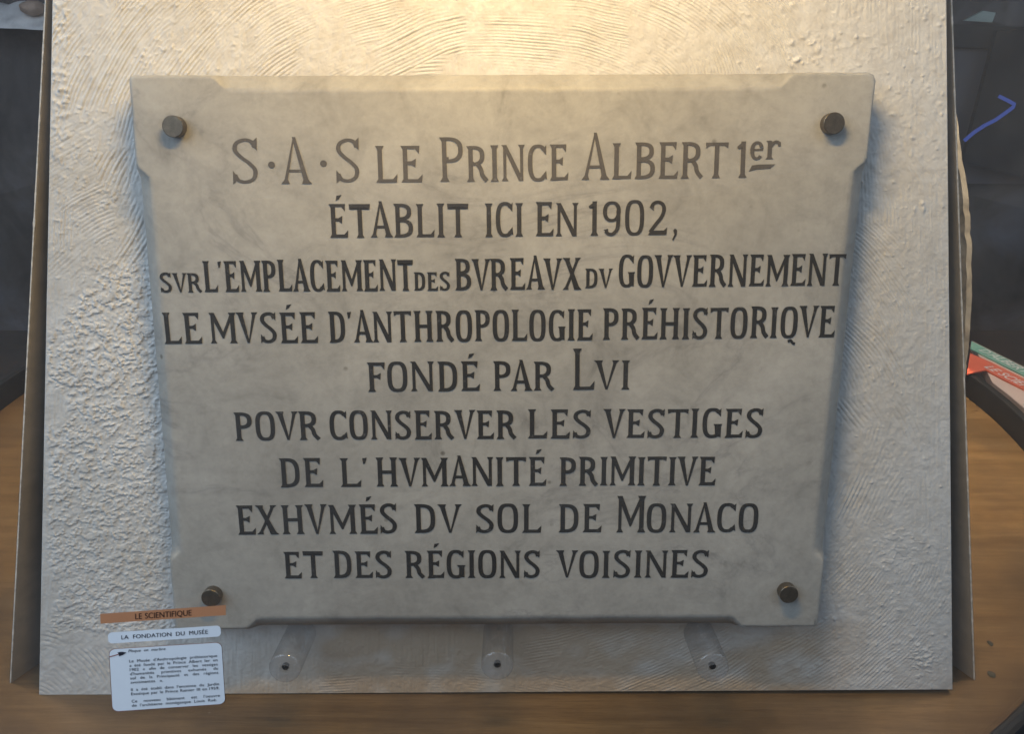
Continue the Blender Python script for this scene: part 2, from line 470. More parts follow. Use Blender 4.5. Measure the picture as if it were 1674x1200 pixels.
# info panel beyond the rim at right
def sheet_px(pxs, z):
    return [on_z(x, y, z) for x, y in pxs]
ZP = 0.055
pn = thing('info_panel', Matrix.Identity(4))
tag(pn, 'pink printed desk panel with green and red bands beyond the table rim', 'information panel')
def flat_piece(name, pxs, z, thick, material, parent):
    pts = sheet_px(pxs, z); n = len(pts)
    bm = bmesh.new()
    a = [bm.verts.new(p) for p in pts]; b = [bm.verts.new(p - Vector((0, 0, thick))) for p in pts]
    bm.faces.new(a); bm.faces.new(list(reversed(b)))
    for i in range(n): bm.faces.new((a[i], b[i], b[(i+1) % n], a[(i+1) % n]))
    return link_bm(name, bm, material, parent)
pa0 = on_z(1578, 626, ZP)
ang0 = math.atan2(pa0.y - TC.y, pa0.x - TC.x)
inner = [TC + Vector((math.cos(ang0 - rad(k * 3.2)), math.sin(ang0 - rad(k * 3.2)), 0)) * (TR + 0.026) + Vector((0, 0, ZP)) for k in range(12)]
e0 = on_z(1588, 557, ZP); e1 = on_z(1674, 600, ZP)
far = e1 + (e1 - e0).normalized() * 0.75
poly = [inner[0], e0, far] + list(reversed(inner[1:]))
bm = bmesh.new()
a_ = [bm.verts.new(p) for p in poly]; b_ = [bm.verts.new(p - Vector((0, 0, 0.02))) for p in poly]
bm.faces.new(a_); bm.faces.new(list(reversed(b_)))
for i in range(len(poly)): bm.faces.new((a_[i], b_[i], b_[(i+1) % len(poly)], a_[(i+1) % len(poly)]))
bmesh.ops.triangulate(bm, faces=[f for f in bm.faces if len(f.verts) > 4])
link_bm('panel_board', bm, plain('pink_print', (0.76, 0.57, 0.50), 0.45, 0, 0.06, 5), pn)
flat_piece('green_band', [(1588, 557.6), (1674, 600.6), (1790, 658), (1790, 676), (1674, 614), (1586.5, 570)], ZP + 0.004, 0.003, plain('green_print', (0.22, 0.46, 0.36), 0.45, 0, 0.05), pn)
flat_piece('red_band', [(1585.8, 577), (1620, 592), (1674, 619), (1790, 681), (1790, 702), (1674, 637), (1640, 620), (1611, 604.5), (1581, 611)], ZP + 0.004, 0.003, plain('red_print', (0.78, 0.15, 0.085), 0.45, 0, 0.05), pn)

# ------------------------------------------------------------------ text from the built-in font
def font_mesh(txt, bold=0.0, shear=0.0, track=1.0):
    cu = bpy.data.curves.new('txt', 'FONT'); cu.body = txt; cu.size = 1.0; cu.resolution_u = 4
    cu.offset = bold; cu.shear = shear; cu.space_character = track
    ob = bpy.data.objects.new('txt', cu); C.objects.link(ob)
    dg = bpy.context.evaluated_depsgraph_get()
    me = bpy.data.meshes.new_from_object(ob.evaluated_get(dg))
    vs_ = [(v.co.x, v.co.y) for v in me.vertices]
    fs_ = [tuple(p.vertices) for p in me.polygons]
    bpy.data.objects.remove(ob); bpy.data.curves.remove(cu); bpy.data.meshes.remove(me)
    return vs_, fs_
def extent(vs_):
    xs = [v[0] for v in vs_]; return min(xs), max(xs)
CAP = 0.70
TEXT_ASPECT = [1.0]
def line_words(txt, x0, x1, base, cap, bold=0.0, shear=0.0, justify=True, xs=1.0, track=1.0):
    """words set between x0 and x1 (local), baseline y `base` going up, cap height `cap`; returns verts, faces"""
    words = txt.split(' '); k = cap / CAP
    data = []
    for w_ in words:
        v, f = font_mesh(w_, bold, shear, track); a, b = extent(v); data.append((v, f, a, b))
    tot = sum((b - a) for _, _, a, b in data)
    sp = 0.42
    need = tot + sp * (len(words) - 1)
    asp = TEXT_ASPECT[0]            # local x and y units differ on a sticker that is not square
    kx = k * asp * xs
    W = x1 - x0
    if justify:
        if len(words) > 1 and W > tot * kx + 0.42 * kx * (len(words) - 1):
            gap = (W - tot * kx) / (len(words) - 1)
        else:
            kx = W / need; gap = sp * kx
    else:
        gap = sp * kx
    V_, F_ = [], []; x = x0
    for v, f, a, b in data:
        o_ = len(V_)
        V_ += [(x + (p[0] - a) * kx, base + p[1] * k) for p in v]
        F_ += [tuple(i + o_ for i in ff) for ff in f]
        x += (b - a) * kx + gap
    return V_, F_

def quad_map(q4, u, v):
    """bilinear pixel in a quad TL,TR,BR,BL"""
    (ax, ay), (bx, by), (cx, cy), (dx, dy) = q4
    tx, ty = ax + (bx - ax) * u, ay + (by - ay) * u
    ux, uy = dx + (cx - dx) * u, dy + (cy - dy) * u
    return tx + (ux - tx) * v, ty + (uy - ty) * v

def panel_text(name, txt, p0, p1, cap_px, mat_):
    # letters along the line p0 -> p1 (baseline), on the desk panel
    v, f = font_mesh(txt, 0.012); a, b = extent(v)
    A = on_z(p0[0], p0[1], ZP + 0.006); B = on_z(p1[0], p1[1], ZP + 0.006)
    ex = (B - A); Lw = ex.length; ex.normalize(); ey = Vector((-ex.y, ex.x, 0))
    kx = Lw / (b - a)
    up = on_z(p0[0], p0[1] - cap_px, ZP + 0.006) - A
    ky = abs(up.dot(ey)) / CAP
    verts = [A + ex * ((p[0] - a) * kx + p[1] * ky * 0.15) + ey * (p[1] * ky) for p in v]
    return link_mesh(name, verts, f, mat_, pn)
M_WPRINT = plain('white_print', (0.8, 0.8, 0.78), 0.5, 0, 0.03)
panel_text('green_band_lettering', "D'ALBERT", (1599, 572), (1674, 609.5), 8.0, M_WPRINT)
panel_text('red_band_lettering', "LE SCIENTIFIQUE", (1608, 599.5), (1752, 673), 8.5, M_WPRINT)

# ------------------------------------------------------------------ the display stand with its combed plaster face
stand = thing('display_stand', BM)
tag(stand, 'leaning cream plaster board with combed swirls, grey side panels standing behind it', 'display stand')

# board outline (trapezoid) from the measured edges
bl = on_board(64, 1137); br = on_board(1557, 1128)
tl = on_board(86, 0); trr = on_board(1547, 0)
def extend(p, q_, v):   # continue the edge q->p up to height v
    t = (v - q_[1]) / (p[1] - q_[1]); return (q_[0] + (p[0] - q_[0]) * t, v)
VT = tl[1] + 0.05
tl = extend(tl, bl, VT); trr = extend(trr, br, VT)

def gfield(shape, sx, sy, seed):
    """smooth random field, unit variance, correlation sx, sy in samples"""
    rs = np.random.RandomState(seed)
    n = rs.randn(*shape)
    fy = np.fft.fftfreq(shape[0])[:, None]; fx = np.fft.fftfreq(shape[1])[None, :]
    sx, sy = sx * RS, sy * RS
    g = np.exp(-2 * (np.pi ** 2) * ((fx * sx) ** 2 + (fy * sy) ** 2))
    r = np.real(np.fft.ifft2(np.fft.fft2(n) * g))
    return (r - r.mean()) / r.std()
def sstep(a, b, x):
    t = np.clip((x - a) / (b - a), 0, 1); return t * t * (3 - 2 * t)

NX, NY = 1500, 1180
RS = NX / 1000.0
uu = np.linspace(0, 1, NX)[None, :]; vv = np.linspace(0, 1, NY)[:, None]
Xl = bl[0] + (tl[0] - bl[0]) * vv; Xr = br[0] + (trr[0] - br[0]) * vv
Yb = bl[1] + (br[1] - bl[1]) * uu
GX = Xl + (Xr - Xl) * uu
GY = Yb + (VT - Yb) * vv
# design coordinates (a drawing of the board, 1674 x 1200 wide) used to lay out the trowel work
den = (1 - 0.0)  # board coordinates -> drawing units
Z_ = 1 / (1 + 0)  
Pz = 1.0 + 0 * GX
fz = F.dot(V); uz = U.dot(V)
depth = 1.0 + GY * V.dot(F)
PX = 837 + GX / depth * FPX
PY = 600 - (GY * V.dot(U)) / depth * FPX

sh = (NY, NX)
n1 = gfield(sh, 30, 30, 1); n2 = gfield(sh, 9, 9, 2); n3 = gfield(sh, 2.2, 2.2, 3); n4 = gfield(sh, 1.1, 1.1, 4)
n5 = gfield(sh, 60, 60, 5)
linen = gfield(sh, 0.8, 14, 6)
hgt = 0.00025 * n2 + 0.00010 * n4 + 0.00012 * linen
mm = 0.001
rs = np.random.RandomState(11)
def irregular(phase, seed):
    """one height per groove number: grooves of a hand comb are uneven"""
    tbl = np.random.RandomState(seed).rand(4096) 
    k = np.floor(phase).astype(int)
    return tbl[np.mod(k, 4096)]
def comb(mask, ph, amp, seed, uneven=0.7, broken=0.25):
    """grooved band; ph = phase in grooves"""
    global hgt
    ph = ph + 0.10 * n2 + 0.45 * n1
    fr = ph - np.floor(ph)
    ridge = 1 - np.abs(2 * fr - 1)
    ridge = np.minimum(ridge * 1.5, 1) ** 1.1
    r = irregular(ph, seed)
    a = (1 - uneven) + uneven * r
    brk = np.clip(1 - broken * (gfield(sh, 5, 5, seed + 50) > 0.9) - broken * (n3 > 1.4), 0, 1)
    mod = np.clip(0.75 + 0.55 * gfield(sh, 12, 12, seed + 90), 0.12, 1.5)
    gain = 1.35 if seed < 32 else 1.15
    new = gain * amp * mod * (ridge * a * brk - 0.5) + 0.00015 * n3 + 0.0001 * n4
    m = mask
    hgt = hgt * (1 - m) + new * m
def arc_patch(cx, cy, r0, r1, box, period, amp, seed, soft=14, wob=18, ang=None, uneven=0.7, sq=1.0):
    dx = PX - cx; dy = (PY - cy) * sq
    R = np.hypot(dx, dy)
    x0, y0, x1, y1 = box
    wx = PX + wob * n1; wy = PY + wob * np.roll(n1, 77, 1)
    m = sstep(x0 - soft, x0 + soft, wx) * (1 - sstep(x1 - soft, x1 + soft, wx)) * sstep(y0 - soft, y0 + soft, wy) * (1 - sstep(y1 - soft, y1 + soft, wy))
    m = m * sstep(r0 - soft, r0 + soft * .3, R) * (1 - sstep(r1 - soft * .3, r1 + soft, R))
    comb(m, R / period, amp, seed, uneven)
def diag_patch(angle, box, period, amp, seed, soft=10, wob=14, bend=0.0, uneven=0.7):
    c_, s_ = math.cos(rad(angle)), math.sin(rad(angle))
    x0, y0, x1, y1 = box
    ph = (PX - x0) * s_ + (PY - y0) * c_ + bend * ((PX - x0) * c_ - (PY - y0) * s_) ** 2
    wx = PX + wob * n1; wy = PY + wob * np.roll(n1, 77, 1)
    m = sstep(x0 - soft, x0 + soft, wx) * (1 - sstep(x1 - soft, x1 + soft, wx)) * sstep(y0 - soft, y0 + soft, wy) * (1 - sstep(y1 - soft, y1 + soft, wy))
    comb(m, ph / period, amp, seed, uneven)

# --- trowel strokes, in the order they were laid
arc_patch(690, 400, 0, 9999, (40, -120, 760, 460), 6.2, 0.75*mm, 21)
arc_patch(900, 1500, 0, 9999, (60, 160, 190, 460), 6.6, 0.38*mm, 22, soft=30)
arc_patch(795, 640, 0, 9999, (430, -120, 1075, 150), 5.2, 0.75*mm, 23, wob=30, soft=18)
arc_patch(860, 520, 300, 9999, (520, 40, 800, 190), 5.8, 0.8*mm, 24, wob=40, soft=10)
arc_patch(720, 1500, 0, 9999, (660, -80, 1000, 34), 5.0, 0.6*mm, 25, wob=22)
arc_patch(960, 270, 60, 9999, (1040, -120, 1360, 190), 5.8, 0.75*mm, 26, wob=30, soft=14)
arc_patch(1010, 160, 110, 9999, (1085, 30, 1180, 160), 5.2, 0.7*mm, 27, wob=16, soft=9)
arc_patch(1000, 420, 300, 9999, (1330, 40, 1440, 330), 6, 0.3*mm, 28, soft=20)
diag_patch(-62, (1452, 90, 1540, 300), 6.5, 0.3*mm, 29, soft=24, wob=26)
diag_patch(55, (165, 255, 240, 450), 8.0, 0.85*mm, 30, soft=8, wob=14)
diag_patch(-88, (1380, 250, 1470, 380), 6, 0.35*mm, 31, soft=18)
arc_patch(1235, 610, 120, 320, (1330, 360, 1510, 640), 5.8, 0.5*mm, 32, soft=12, wob=12)
arc_patch(1225, 720, 120, 275, (1340, 500, 1500, 640), 6.0, 0.7*mm, 33, soft=10, wob=12)
arc_patch(1190, 850, 120, 345, (1390, 662, 1520, 800), 7.2, 0.75*mm, 34, soft=9, wob=10)
arc_patch(1200, 640, 0, 9999, (1360, 730, 1480, 850), 6.5, 0.45*mm, 35, soft=16)
diag_patch(58, (1330, 770, 1450, 980), 6.5, 0.7*mm, 36, soft=16, wob=16, bend=0.0004)
arc_patch(1080, 660, 0, 9999, (1230, 920, 1580, 1150), 5.2, 0.5*mm, 37, soft=24, wob=24)
arc_patch(1240, 800, 230, 9999, (1430, 880, 1570, 1090), 5.5, 0.4*mm, 38, soft=18, wob=22)
arc_patch(700, 150, 0, 9999, (870, 1015, 1260, 1150), 4.8, 0.6*mm, 39, soft=20, wob=30)
arc_patch(640, 2200, 0, 9999, (560, 1100, 900, 1150), 4.5, 0.6*mm, 40, soft=8, wob=24)
# --- thrown rough plaster down the left side
th = gfield(sh, 2.3, 1.6, 60) * 0.75 + gfield(sh, 1.0, 0.8, 61) * 0.62 + gfield(sh, 7, 5, 62) * 0.45
th = (th - th.mean()) / th.std()
lump = np.where(th > 0.15, np.tanh((th - 0.15) * 2.2), (th - 0.15) * 0.22)
lump = lump - 0.25 * (np.roll(th, 3, 0) > 0.7) * 0
mL = sstep(92, 128, PX + 16 * n1 + 6 * n2) * (1 - sstep(292, 330, PX)) * sstep(330, 470, PY + 0.55 * (PX - 190) * -1 + 26 * n1)
mL = np.maximum(mL, sstep(70, 84, PX + 8 * n1) * (1 - sstep(300, 330, PX)) * sstep(530, 580, PY + 20 * n1) * (1 - 0.9 * sstep(84, 74, PX)))
hole = np.exp(-(((PX - 92) / 22) ** 2 + ((PY - 668) / 38) ** 2) ** 2)
mL = mL * (1 - hole) * (1 - 0.75 * sstep(1035, 1090, PY + 10 * n1)) 
amp = (1.35 - 0.45 * sstep(640, 950, PY)) * mm
hgt = hgt * (1 - 0.9 * mL) + mL * (amp * lump + 0.0002 * n4)
mC = np.exp(-(((PX - 182) / 30) ** 2 + ((PY - 325) / 14) ** 2))
hgt += mC * 1.1 * mm * np.maximum(lump, 0)
# --- rough smear low on the right
mS = sstep(0.0, 1.0, 1.15 - np.hypot((PX - 1455 - 0.2 * (PY - 900)) / 88, (PY - 900) / 74) + 0.22 * n1 + 0.10 * n2)
hgt = hgt * (1 - 0.8 * mS) + mS * (0.0008 + 0.75 * mm * lump + 0.0004 * n2)
mS2 = np.exp(-(((PX - 1508) / 22) ** 2 + ((PY - 1082) / 26) ** 2))
hgt += mS2 * 1.5 * mm * np.maximum(lump, 0)
# combed corner at lower left
arc_patch(40, 1185, 20, 215, (66, 1030, 215, 1150), 7.4, 0.95*mm, 41, soft=10, wob=10)
# --- crumbs and beads
def crumbs(n, box, rmin, rmax, h, seed):
    global hgt
    r_ = np.random.RandomState(seed)
    x0, y0, x1, y1 = box
    dxu = (PX[0, -1] - PX[0, 0]) / NX
    for _ in range(n):
        cx = r_.uniform(x0, x1); cy = r_.uniform(y0, y1); R = r_.uniform(rmin, rmax)
        j = int(np.argmin(np.abs(PY[:, NX // 2] - cy)))
        i = int(np.argmin(np.abs(PX[j, :] - cx)))
        k = int(R / dxu * 2.5) + 2
        j0, j1, i0, i1 = max(0, j-k), min(NY, j+k), max(0, i-k), min(NX, i+k)
        if j1 <= j0 or i1 <= i0: continue
        e = r_.uniform(0.7, 1.4)
        d = ((PX[j0:j1, i0:i1] - cx) / (R * e)) ** 2 + ((PY[j0:j1, i0:i1] - cy) / (R / e)) ** 2
        hgt[j0:j1, i0:i1] += h * r_.uniform(0.4, 1.2) * np.exp(-d * 1.3)
crumbs(120, (88, -40, 112, 260), 2.5, 6, 1.1*mm, 70)
crumbs(320, (90, -60, 420, 420), 2.0, 4.0, 0.8*mm, 71)
crumbs(170, (1200, -60, 1545, 260), 2.0, 4.5, 1.0*mm, 72)
crumbs(150, (1340, 250, 1548, 980), 1.3, 3.2, 0.9*mm, 73)
crumbs(24, (1290, 60, 1345, 110), 2.5, 5, 1.5*mm, 74)
crumbs(60, (1300, 980, 1550, 1128), 2.0, 4.5, 0.9*mm, 75)
crumbs(3, (1488, 330, 1510, 344), 3, 5, 1.8*mm, 76)
crumbs(16, (215, 60, 300, 120), 2.5, 5, 0.9*mm, 77)
crumbs(200, (90, 150, 260, 460), 1.8, 3.4, 0.7*mm, 78)

edge = np.minimum(np.minimum(uu, 1 - uu) * NX, np.minimum(vv, 1 - vv) * NY)
hgt = hgt * np.clip(edge / 2.0, 0.2, 1)
# brown strip below the plaque: a dark reflection painted into the colour
shade_and_bare = 0.95 * sstep(0.1, 1.0, n5 * 0.25 + 1.25 - np.abs(PX - 800) / 520.0) * sstep(1005, 1030, PY)
shade_and_bare = np.clip(shade_and_bare * (0.95 + 0.16 * n2), 0, 0.85)
shade_and_bare = np.maximum(shade_and_bare, 0.5 * np.exp(-(((PX - 760) / 300) ** 2 + ((PY - 1128) / 7) ** 2)) * (n2 > 0.1))  # small bare brown patches along the bottom edge
shade_and_bare = np.maximum(shade_and_bare, 0.45 * np.exp(-(((PX - 1222) / 40) ** 2 + ((PY - 1124) / 8) ** 2)))
TH = 0.014
verts = np.stack([GX, GY, hgt], -1).reshape(-1, 3)
idx = np.arange(NX * NY).reshape(NY, NX)
quads = np.stack([idx[:-1, :-1], idx[:-1, 1:], idx[1:, 1:], idx[1:, :-1]], -1).reshape(-1, 4)
ring = np.concatenate([idx[0, :], idx[1:, -1], idx[-1, -2::-1], idx[-2:0:-1, 0]])
back = verts[ring].copy(); back[:, 2] = -TH
nb = len(verts)
bidx = nb + np.arange(len(ring))
sides = np.stack([ring, bidx, np.roll(bidx, -1), np.roll(ring, -1)], -1)
allv = np.concatenate([verts, back]); allq = np.concatenate([quads, sides])
me = bpy.data.meshes.new('plaster_board')
me.vertices.add(len(allv)); me.vertices.foreach_set('co', allv.astype(np.float32).ravel())
me.loops.add(len(allq) * 4); me.loops.foreach_set('vertex_index', allq.astype(np.int32).ravel())
me.polygons.add(len(allq))
me.polygons.foreach_set('loop_start', (np.arange(len(allq)) * 4).astype(np.int32))
me.polygons.foreach_set('loop_total', np.full(len(allq), 4, np.int32))
sm = np.ones(len(allq), bool); sm[len(quads):] = False
me.polygons.foreach_set('use_smooth', sm)
me.update(calc_edges=True); me.validate()
at = me.attributes.new('shade_and_bare', 'FLOAT', 'POINT')
at.data.foreach_set('value', np.concatenate([shade_and_bare.ravel(), np.zeros(len(back))]).astype(np.float32))
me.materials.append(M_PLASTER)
board = bpy.data.objects.new('plaster_board', me); C.objects.link(board); board.parent = stand

# side panels: flare outwards towards the viewer, stand on the table behind the board
def side_panel(fb_px, ft_px, inward, name='side_panel'):
    hb = -0.030
    fb = on_z(fb_px[0], fb_px[1], 0.0)
    u_t, v_t = on_board(ft_px[0], ft_px[1], hb)
    ft = O + X * u_t + V * v_t + N * hb
    inb = Vector((inward * 0.16, 0.30, 0))
    c = [fb, ft, ft + inb, fb + inb]
    out = Vector((-inward * 0.0035, 0, 0))
    bm = bmesh.new()
    a = [bm.verts.new(p) for p in c]; b = [bm.verts.new(p + out) for p in c]
    bm.faces.new(a); bm.faces.new(list(reversed(b)))
    for i in range(4): bm.faces.new((a[i], b[i], b[(i+1) % 4], a[(i+1) % 4]))
    inv = BM.inverted()
    for v in bm.verts: v.co = inv @ v.co
    p = link_bm(name, bm, M_SIDE, stand)
    # chipped pale strip along the front edge
    bm = bmesh.new()
    n = 160; A = []
    for i in range(n + 1):
        t = i / n
        pt = fb.lerp(ft, t) + out * 0.5
        wdt = 0.0006 + 0.0012 * max(0.0, mnoise.noise(Vector((t * 55, inward * 3, 0))))
        A.append([bm.verts.new(inv @ (pt + Vector((dx_ * wdt, dy_, 0)))) for dx_, dy_ in ((-1, -0.0015), (1, -0.0015), (1, -0.0002), (-1, -0.0002))])
    for i in range(n):
        for k in range(4):
            bm.faces.new((A[i][k], A[i+1][k], A[i+1][(k+1) % 4], A[i][(k+1) % 4]))
    e = link_bm('chipped_edge', bm, M_EDGE, p)
    return p
side_panel((20, 1116), (81, -60), 1)
side_panel((1590, 1111), (1550, -60), -1)
# back sheet closing the stand between the side panels
zb = -0.16
pts = [on_board(120, 1075, zb), on_board(1500, 1072, zb), (trr[0] - 0.08, VT), (tl[0] + 0.08, VT)]
link_bm('back_sheet', prism(pts, zb - 0.01, zb), M_SIDE, stand)

# ------------------------------------------------------------------ marble plaque
T = 0.028; GAP = 0.017; HF = GAP + T
PT_L = on_board(209, 122, HF); PT_R = on_board(1434, 117, HF)
PB_R = on_board(1337, 1026, HF); PB_L = on_board(286, 1031, HF)
plaque = thing('marble_plaque', BM)
tag(plaque, 'aged white marble plaque with engraved black French inscription and four round bolts', 'plaque')
bm = bmesh.new()
def lerp2(a, b, t): return (a[0] + (b[0] - a[0]) * t, a[1] + (b[1] - a[1]) * t)
# stops along the edges where the chamfers begin and end
CW, CD = 0.0125, 0.011
WT = 0.1
def edge_profile(a, b, s0, s1, inward):
    """front outline with a stopped chamfer; returns front points and side-depth points"""
    L = math.hypot(b[0]-a[0], b[1]-a[1])
    dx_, dy_ = (b[0]-a[0])/L, (b[1]-a[1])/L
    r = 0.011
    P = []
    for s, c in ((s0 - r * 0.6, 0), (s0 - r * 0.1, 0.12), (s0 + r * 0.4, 0.55), (s0 + r * 0.8, 0.9), (s0 + r * 1.4, 1), (s1 - r * 1.4, 1), (s1 - r * 0.8, 0.9), (s1 - r * 0.4, 0.55), (s1 + r * 0.1, 0.12), (s1 + r * 0.6, 0)):
        x, y = a[0] + dx_ * s, a[1] + dy_ * s
        P.append(((x, y), c, inward))
    return P
ell = {}
edges = []
Lt = PT_R[0] - PT_L[0]; Lb = PB_R[0] - PB_L[0]; Lh = PT_L[1] - PB_L[1]
sT0 = on_board(352, 122, HF)[0] - PT_L[0]; sT1 = on_board(1292, 118, HF)[0] - PT_L[0]
sR0 = PT_R[1] - on_board(1420, 266, HF)[1]; sR1 = PT_R[1] - on_board(1345, 914, HF)[1]
sB0 = PB_R[0] - on_board(1210, 1028, HF)[0]; sB1 = PB_R[0] - on_board(408, 1030, HF)[0]
sL0 = on_board(283, 914, HF)[1] - PB_L[1]; sL1 = on_board(226, 276, HF)[1] - PB_L[1]
prof = []
def corner(p):
    prof.append((p, 0, (0, 0)))
def rc(p, d0, d1, r=0.004):       # softened corner
    prof.append(((p[0] + d0[0] * r, p[1] + d0[1] * r), 0, (0, 0)))
    prof.append(((p[0] + (d0[0] + d1[0]) * r * 0.3, p[1] + (d0[1] + d1[1]) * r * 0.3), 0, (0, 0)))
    prof.append(((p[0] + d1[0] * r, p[1] + d1[1] * r), 0, (0, 0)))
rc(PT_L, (0, -1), (1, 0)); prof += edge_profile(PT_L, PT_R, sT0, sT1, (0, -1))
rc(PT_R, (-1, 0), (0, -1), 0.009); prof += edge_profile(PT_R, PB_R, sR0, sR1, (-1, 0))
rc(PB_R, (0, 1), (-1, 0)); prof += edge_profile(PB_R, PB_L, sB0, sB1, (0, 1))
rc(PB_L, (1, 0), (0, 1)); prof += edge_profile(PB_L, PT_L, sL0, sL1, (1, 0))
rings_ = [[], [], [], [], []]
# walk the outline in short steps so that the arris can wander a little, as hand-dressed stone does
fine = []
for k_ in range(len(prof)):
    (p0_, c0_, i0_), (p1_, c1_, i1_) = prof[k_], prof[(k_ + 1) % len(prof)]
    L_ = math.hypot(p1_[0] - p0_[0], p1_[1] - p0_[1]); m_ = max(1, int(L_ / 0.012))
    for t_ in range(m_):
        f_ = t_ / m_
        ii = i0_ if i0_ != (0, 0) else i1_
        fine.append(((p0_[0] + (p1_[0] - p0_[0]) * f_, p0_[1] + (p1_[1] - p0_[1]) * f_), c0_ + (c1_ - c0_) * f_, ii if (c0_ > 0 or c1_ > 0) else (0, 0)))
prof = fine
cxm = (PT_L[0] + PT_R[0] + PB_L[0] + PB_R[0]) / 4; cym = (PT_L[1] + PB_L[1]) / 2
hx, hy = Lt / 2, Lh / 2
for (x, y), c, (ix, iy) in prof:
    # inward direction: axis of the nearest edge(s)
    ex_ = 1 if x < cxm else -1; ey_ = 1 if y < cym else -1
    wl = PB_L[0] + (PT_L[0] - PB_L[0]) * (y - PB_L[1]) / Lh; wr = PB_R[0] + (PT_R[0] - PB_R[0]) * (y - PB_R[1]) / Lh
    dxe = min(abs(x - wl), abs(x - wr)); dye = min(abs(y - PT_L[1]), abs(y - PB_L[1]))
    nx_, ny_ = (ex_ if dxe < 0.006 else 0), (ey_ if dye < 0.006 else 0)
    wob_ = 0.0006 * mnoise.noise(Vector((x * 45, y * 45, 3))) + 0.0004 * mnoise.noise(Vector((x * 160, y * 160, 8)))
    chip = max(0.0, mnoise.noise(Vector((x * 70 + 9, y * 70, 1.5))) - 0.45) * 0.006
    cw = CW * c; cd = CD * c
    e0_ = 0.0016 + chip
    w0, w1, w2 = e0_ + cw * 0.92 + wob_, e0_ * 1.5 + cw * 1.05 + wob_, e0_ * 2.0 + cw * 1.2 + 0.0015
    P4 = [(w2, 0.0), (w1, 0.0002), (w0, 0.0006 + 0.10 * cd), (0.0003 + wob_ * 0.5, max(cd, e0_)), (0.0, T)]
    for k_, (w_, d_) in enumerate(P4):
        rings_[k_].append(bm.verts.new((x + nx_ * w_, y + ny_ * w_, HF - d_)))
bm.faces.new(rings_[0])
n = len(prof)
for A_, B_ in zip(rings_, rings_[1:]):
    for i in range(n):
        j = (i + 1) % n
        bm.faces.new((A_[i], B_[i], B_[j], A_[j]))
bm.faces.new(list(reversed(rings_[-1])))
bmesh.ops.triangulate(bm, faces=[f for f in bm.faces if len(f.verts) > 4])
slab = link_bm('slab', bm, M_MARBLE, plaque, smooth=True)
slab.data.set_sharp_from_angle(angle=rad(65))

# bolts
def bolt(px, py, r=0.0114, h=0.011):
    # px, py: centre of the bolt's outer face
    u_, v_ = on_board(px, py, HF + h)
    e = thing('bolt', Matrix.Translation((u_, v_, HF))); e.parent = plaque
    prof_ = [(0, 0), (r, 0), (r, h - 0.0012), (r - 0.0005, h - 0.0004), (r - 0.0014, h), (0, h)]
    b_ = lathe([(r * 0.8, -0.001), (r, 0.0), (r, h - 0.0006), (r - 0.0006, h), (0, h)], 48, closed=False)
    o_ = link_bm('bolt', b_, M_BRONZE, None, smooth=True)
    bpy.data.objects.remove(e)
    o_.parent = plaque; o_.location = (u_, v_, HF)
    return o_
for p in ((282, 206), (1364, 201), (344, 979), (1290, 973)): bolt(*p)

# ---- hand-cut lettering: each glyph is a set of strokes in a cell of cap height 1
SW, TW = 0.185, 0.125
def ribbon(pts, w0, w1=None, sub=6):
    if w1 is None: w1 = w0
    # catmull-rom
    P = [Vector((x, y)) for x, y in pts]
    Q = []
    for i in range(len(P) - 1):
        a = P[max(0, i-1)]; b = P[i]; c = P[i+1]; d = P[min(len(P)-1, i+2)]
        for k in range(sub):
            t = k / sub
            Q.append(0.5 * ((2*b) + (c-a)*t + (2*a-5*b+4*c-d)*t*t + (-a+3*b-3*c+d)*t**3))
    Q.append(P[-1])
    L, R = [], []
    n = len(Q)
    for i, p in enumerate(Q):
        t = (Q[min(n-1, i+1)] - Q[max(0, i-1)]).normalized()
        # vertical strokes heavy, horizontal strokes light
        ww = (w0 * abs(t.y) + w1 * abs(t.x)) / max(1e-6, math.hypot(t.x, t.y)) / (abs(t.x) + abs(t.y)) * 1.0
        nn = Vector((-t.y, t.x)) * ww / 2
        L.append((p + nn)[:]); R.append((p - nn)[:])
    return ('strip', L, R)
def arc(cx, cy, rx, ry, a0, a1, n=26, e=2.6, sw=None, tw=None):
    sw = SW if sw is None else sw; tw = TW if tw is None else tw
    """stroke between an outer and an inner rounded outline (narrow 'stadium' bowls)"""
    L, R = [], []
    for i in range(n + 1):
        a = rad(a0 + (a1 - a0) * i / n)
        c, s = math.cos(a), math.sin(a)
        k = 2.0 / e
        ox = math.copysign(abs(c) ** k, c); oy = math.copysign(abs(s) ** k, s)
        L.append((cx + rx * ox, cy + ry * oy)); R.append((cx + (rx - sw) * ox, cy + (ry - tw) * oy))
    return ('strip', L, R)
SF, SH = 0.055, 0.10
def stem(x, y0=0.0, y1=1.0, w=None, s0=1, s1=1, x1=None):
    w = SW if w is None else w
    """upright or slanting stem with wedge serifs at both ends"""
    xa = x; xb = x if x1 is None else x1
    h = w / 2
    def X_(y): return xa + (xb - xa) * (y - y0) / (y1 - y0)
    pts = []
    f0, f1 = SF * s0, SF * s1
    if s0: pts += [(X_(y0) - h - f0, y0), (X_(y0) + h + f0, y0), (X_(y0 + SH) + h, y0 + SH)]
    else: pts += [(X_(y0) - h, y0), (X_(y0) + h, y0)]
    if s1: pts += [(X_(y1 - SH) + h, y1 - SH), (X_(y1) + h + f1, y1), (X_(y1) - h - f1, y1), (X_(y1 - SH) - h, y1 - SH)]
    else: pts += [(X_(y1) + h, y1), (X_(y1) - h, y1)]
    if s0: pts += [(X_(y0 + SH) - h, y0 + SH)]
    return ('poly', pts)
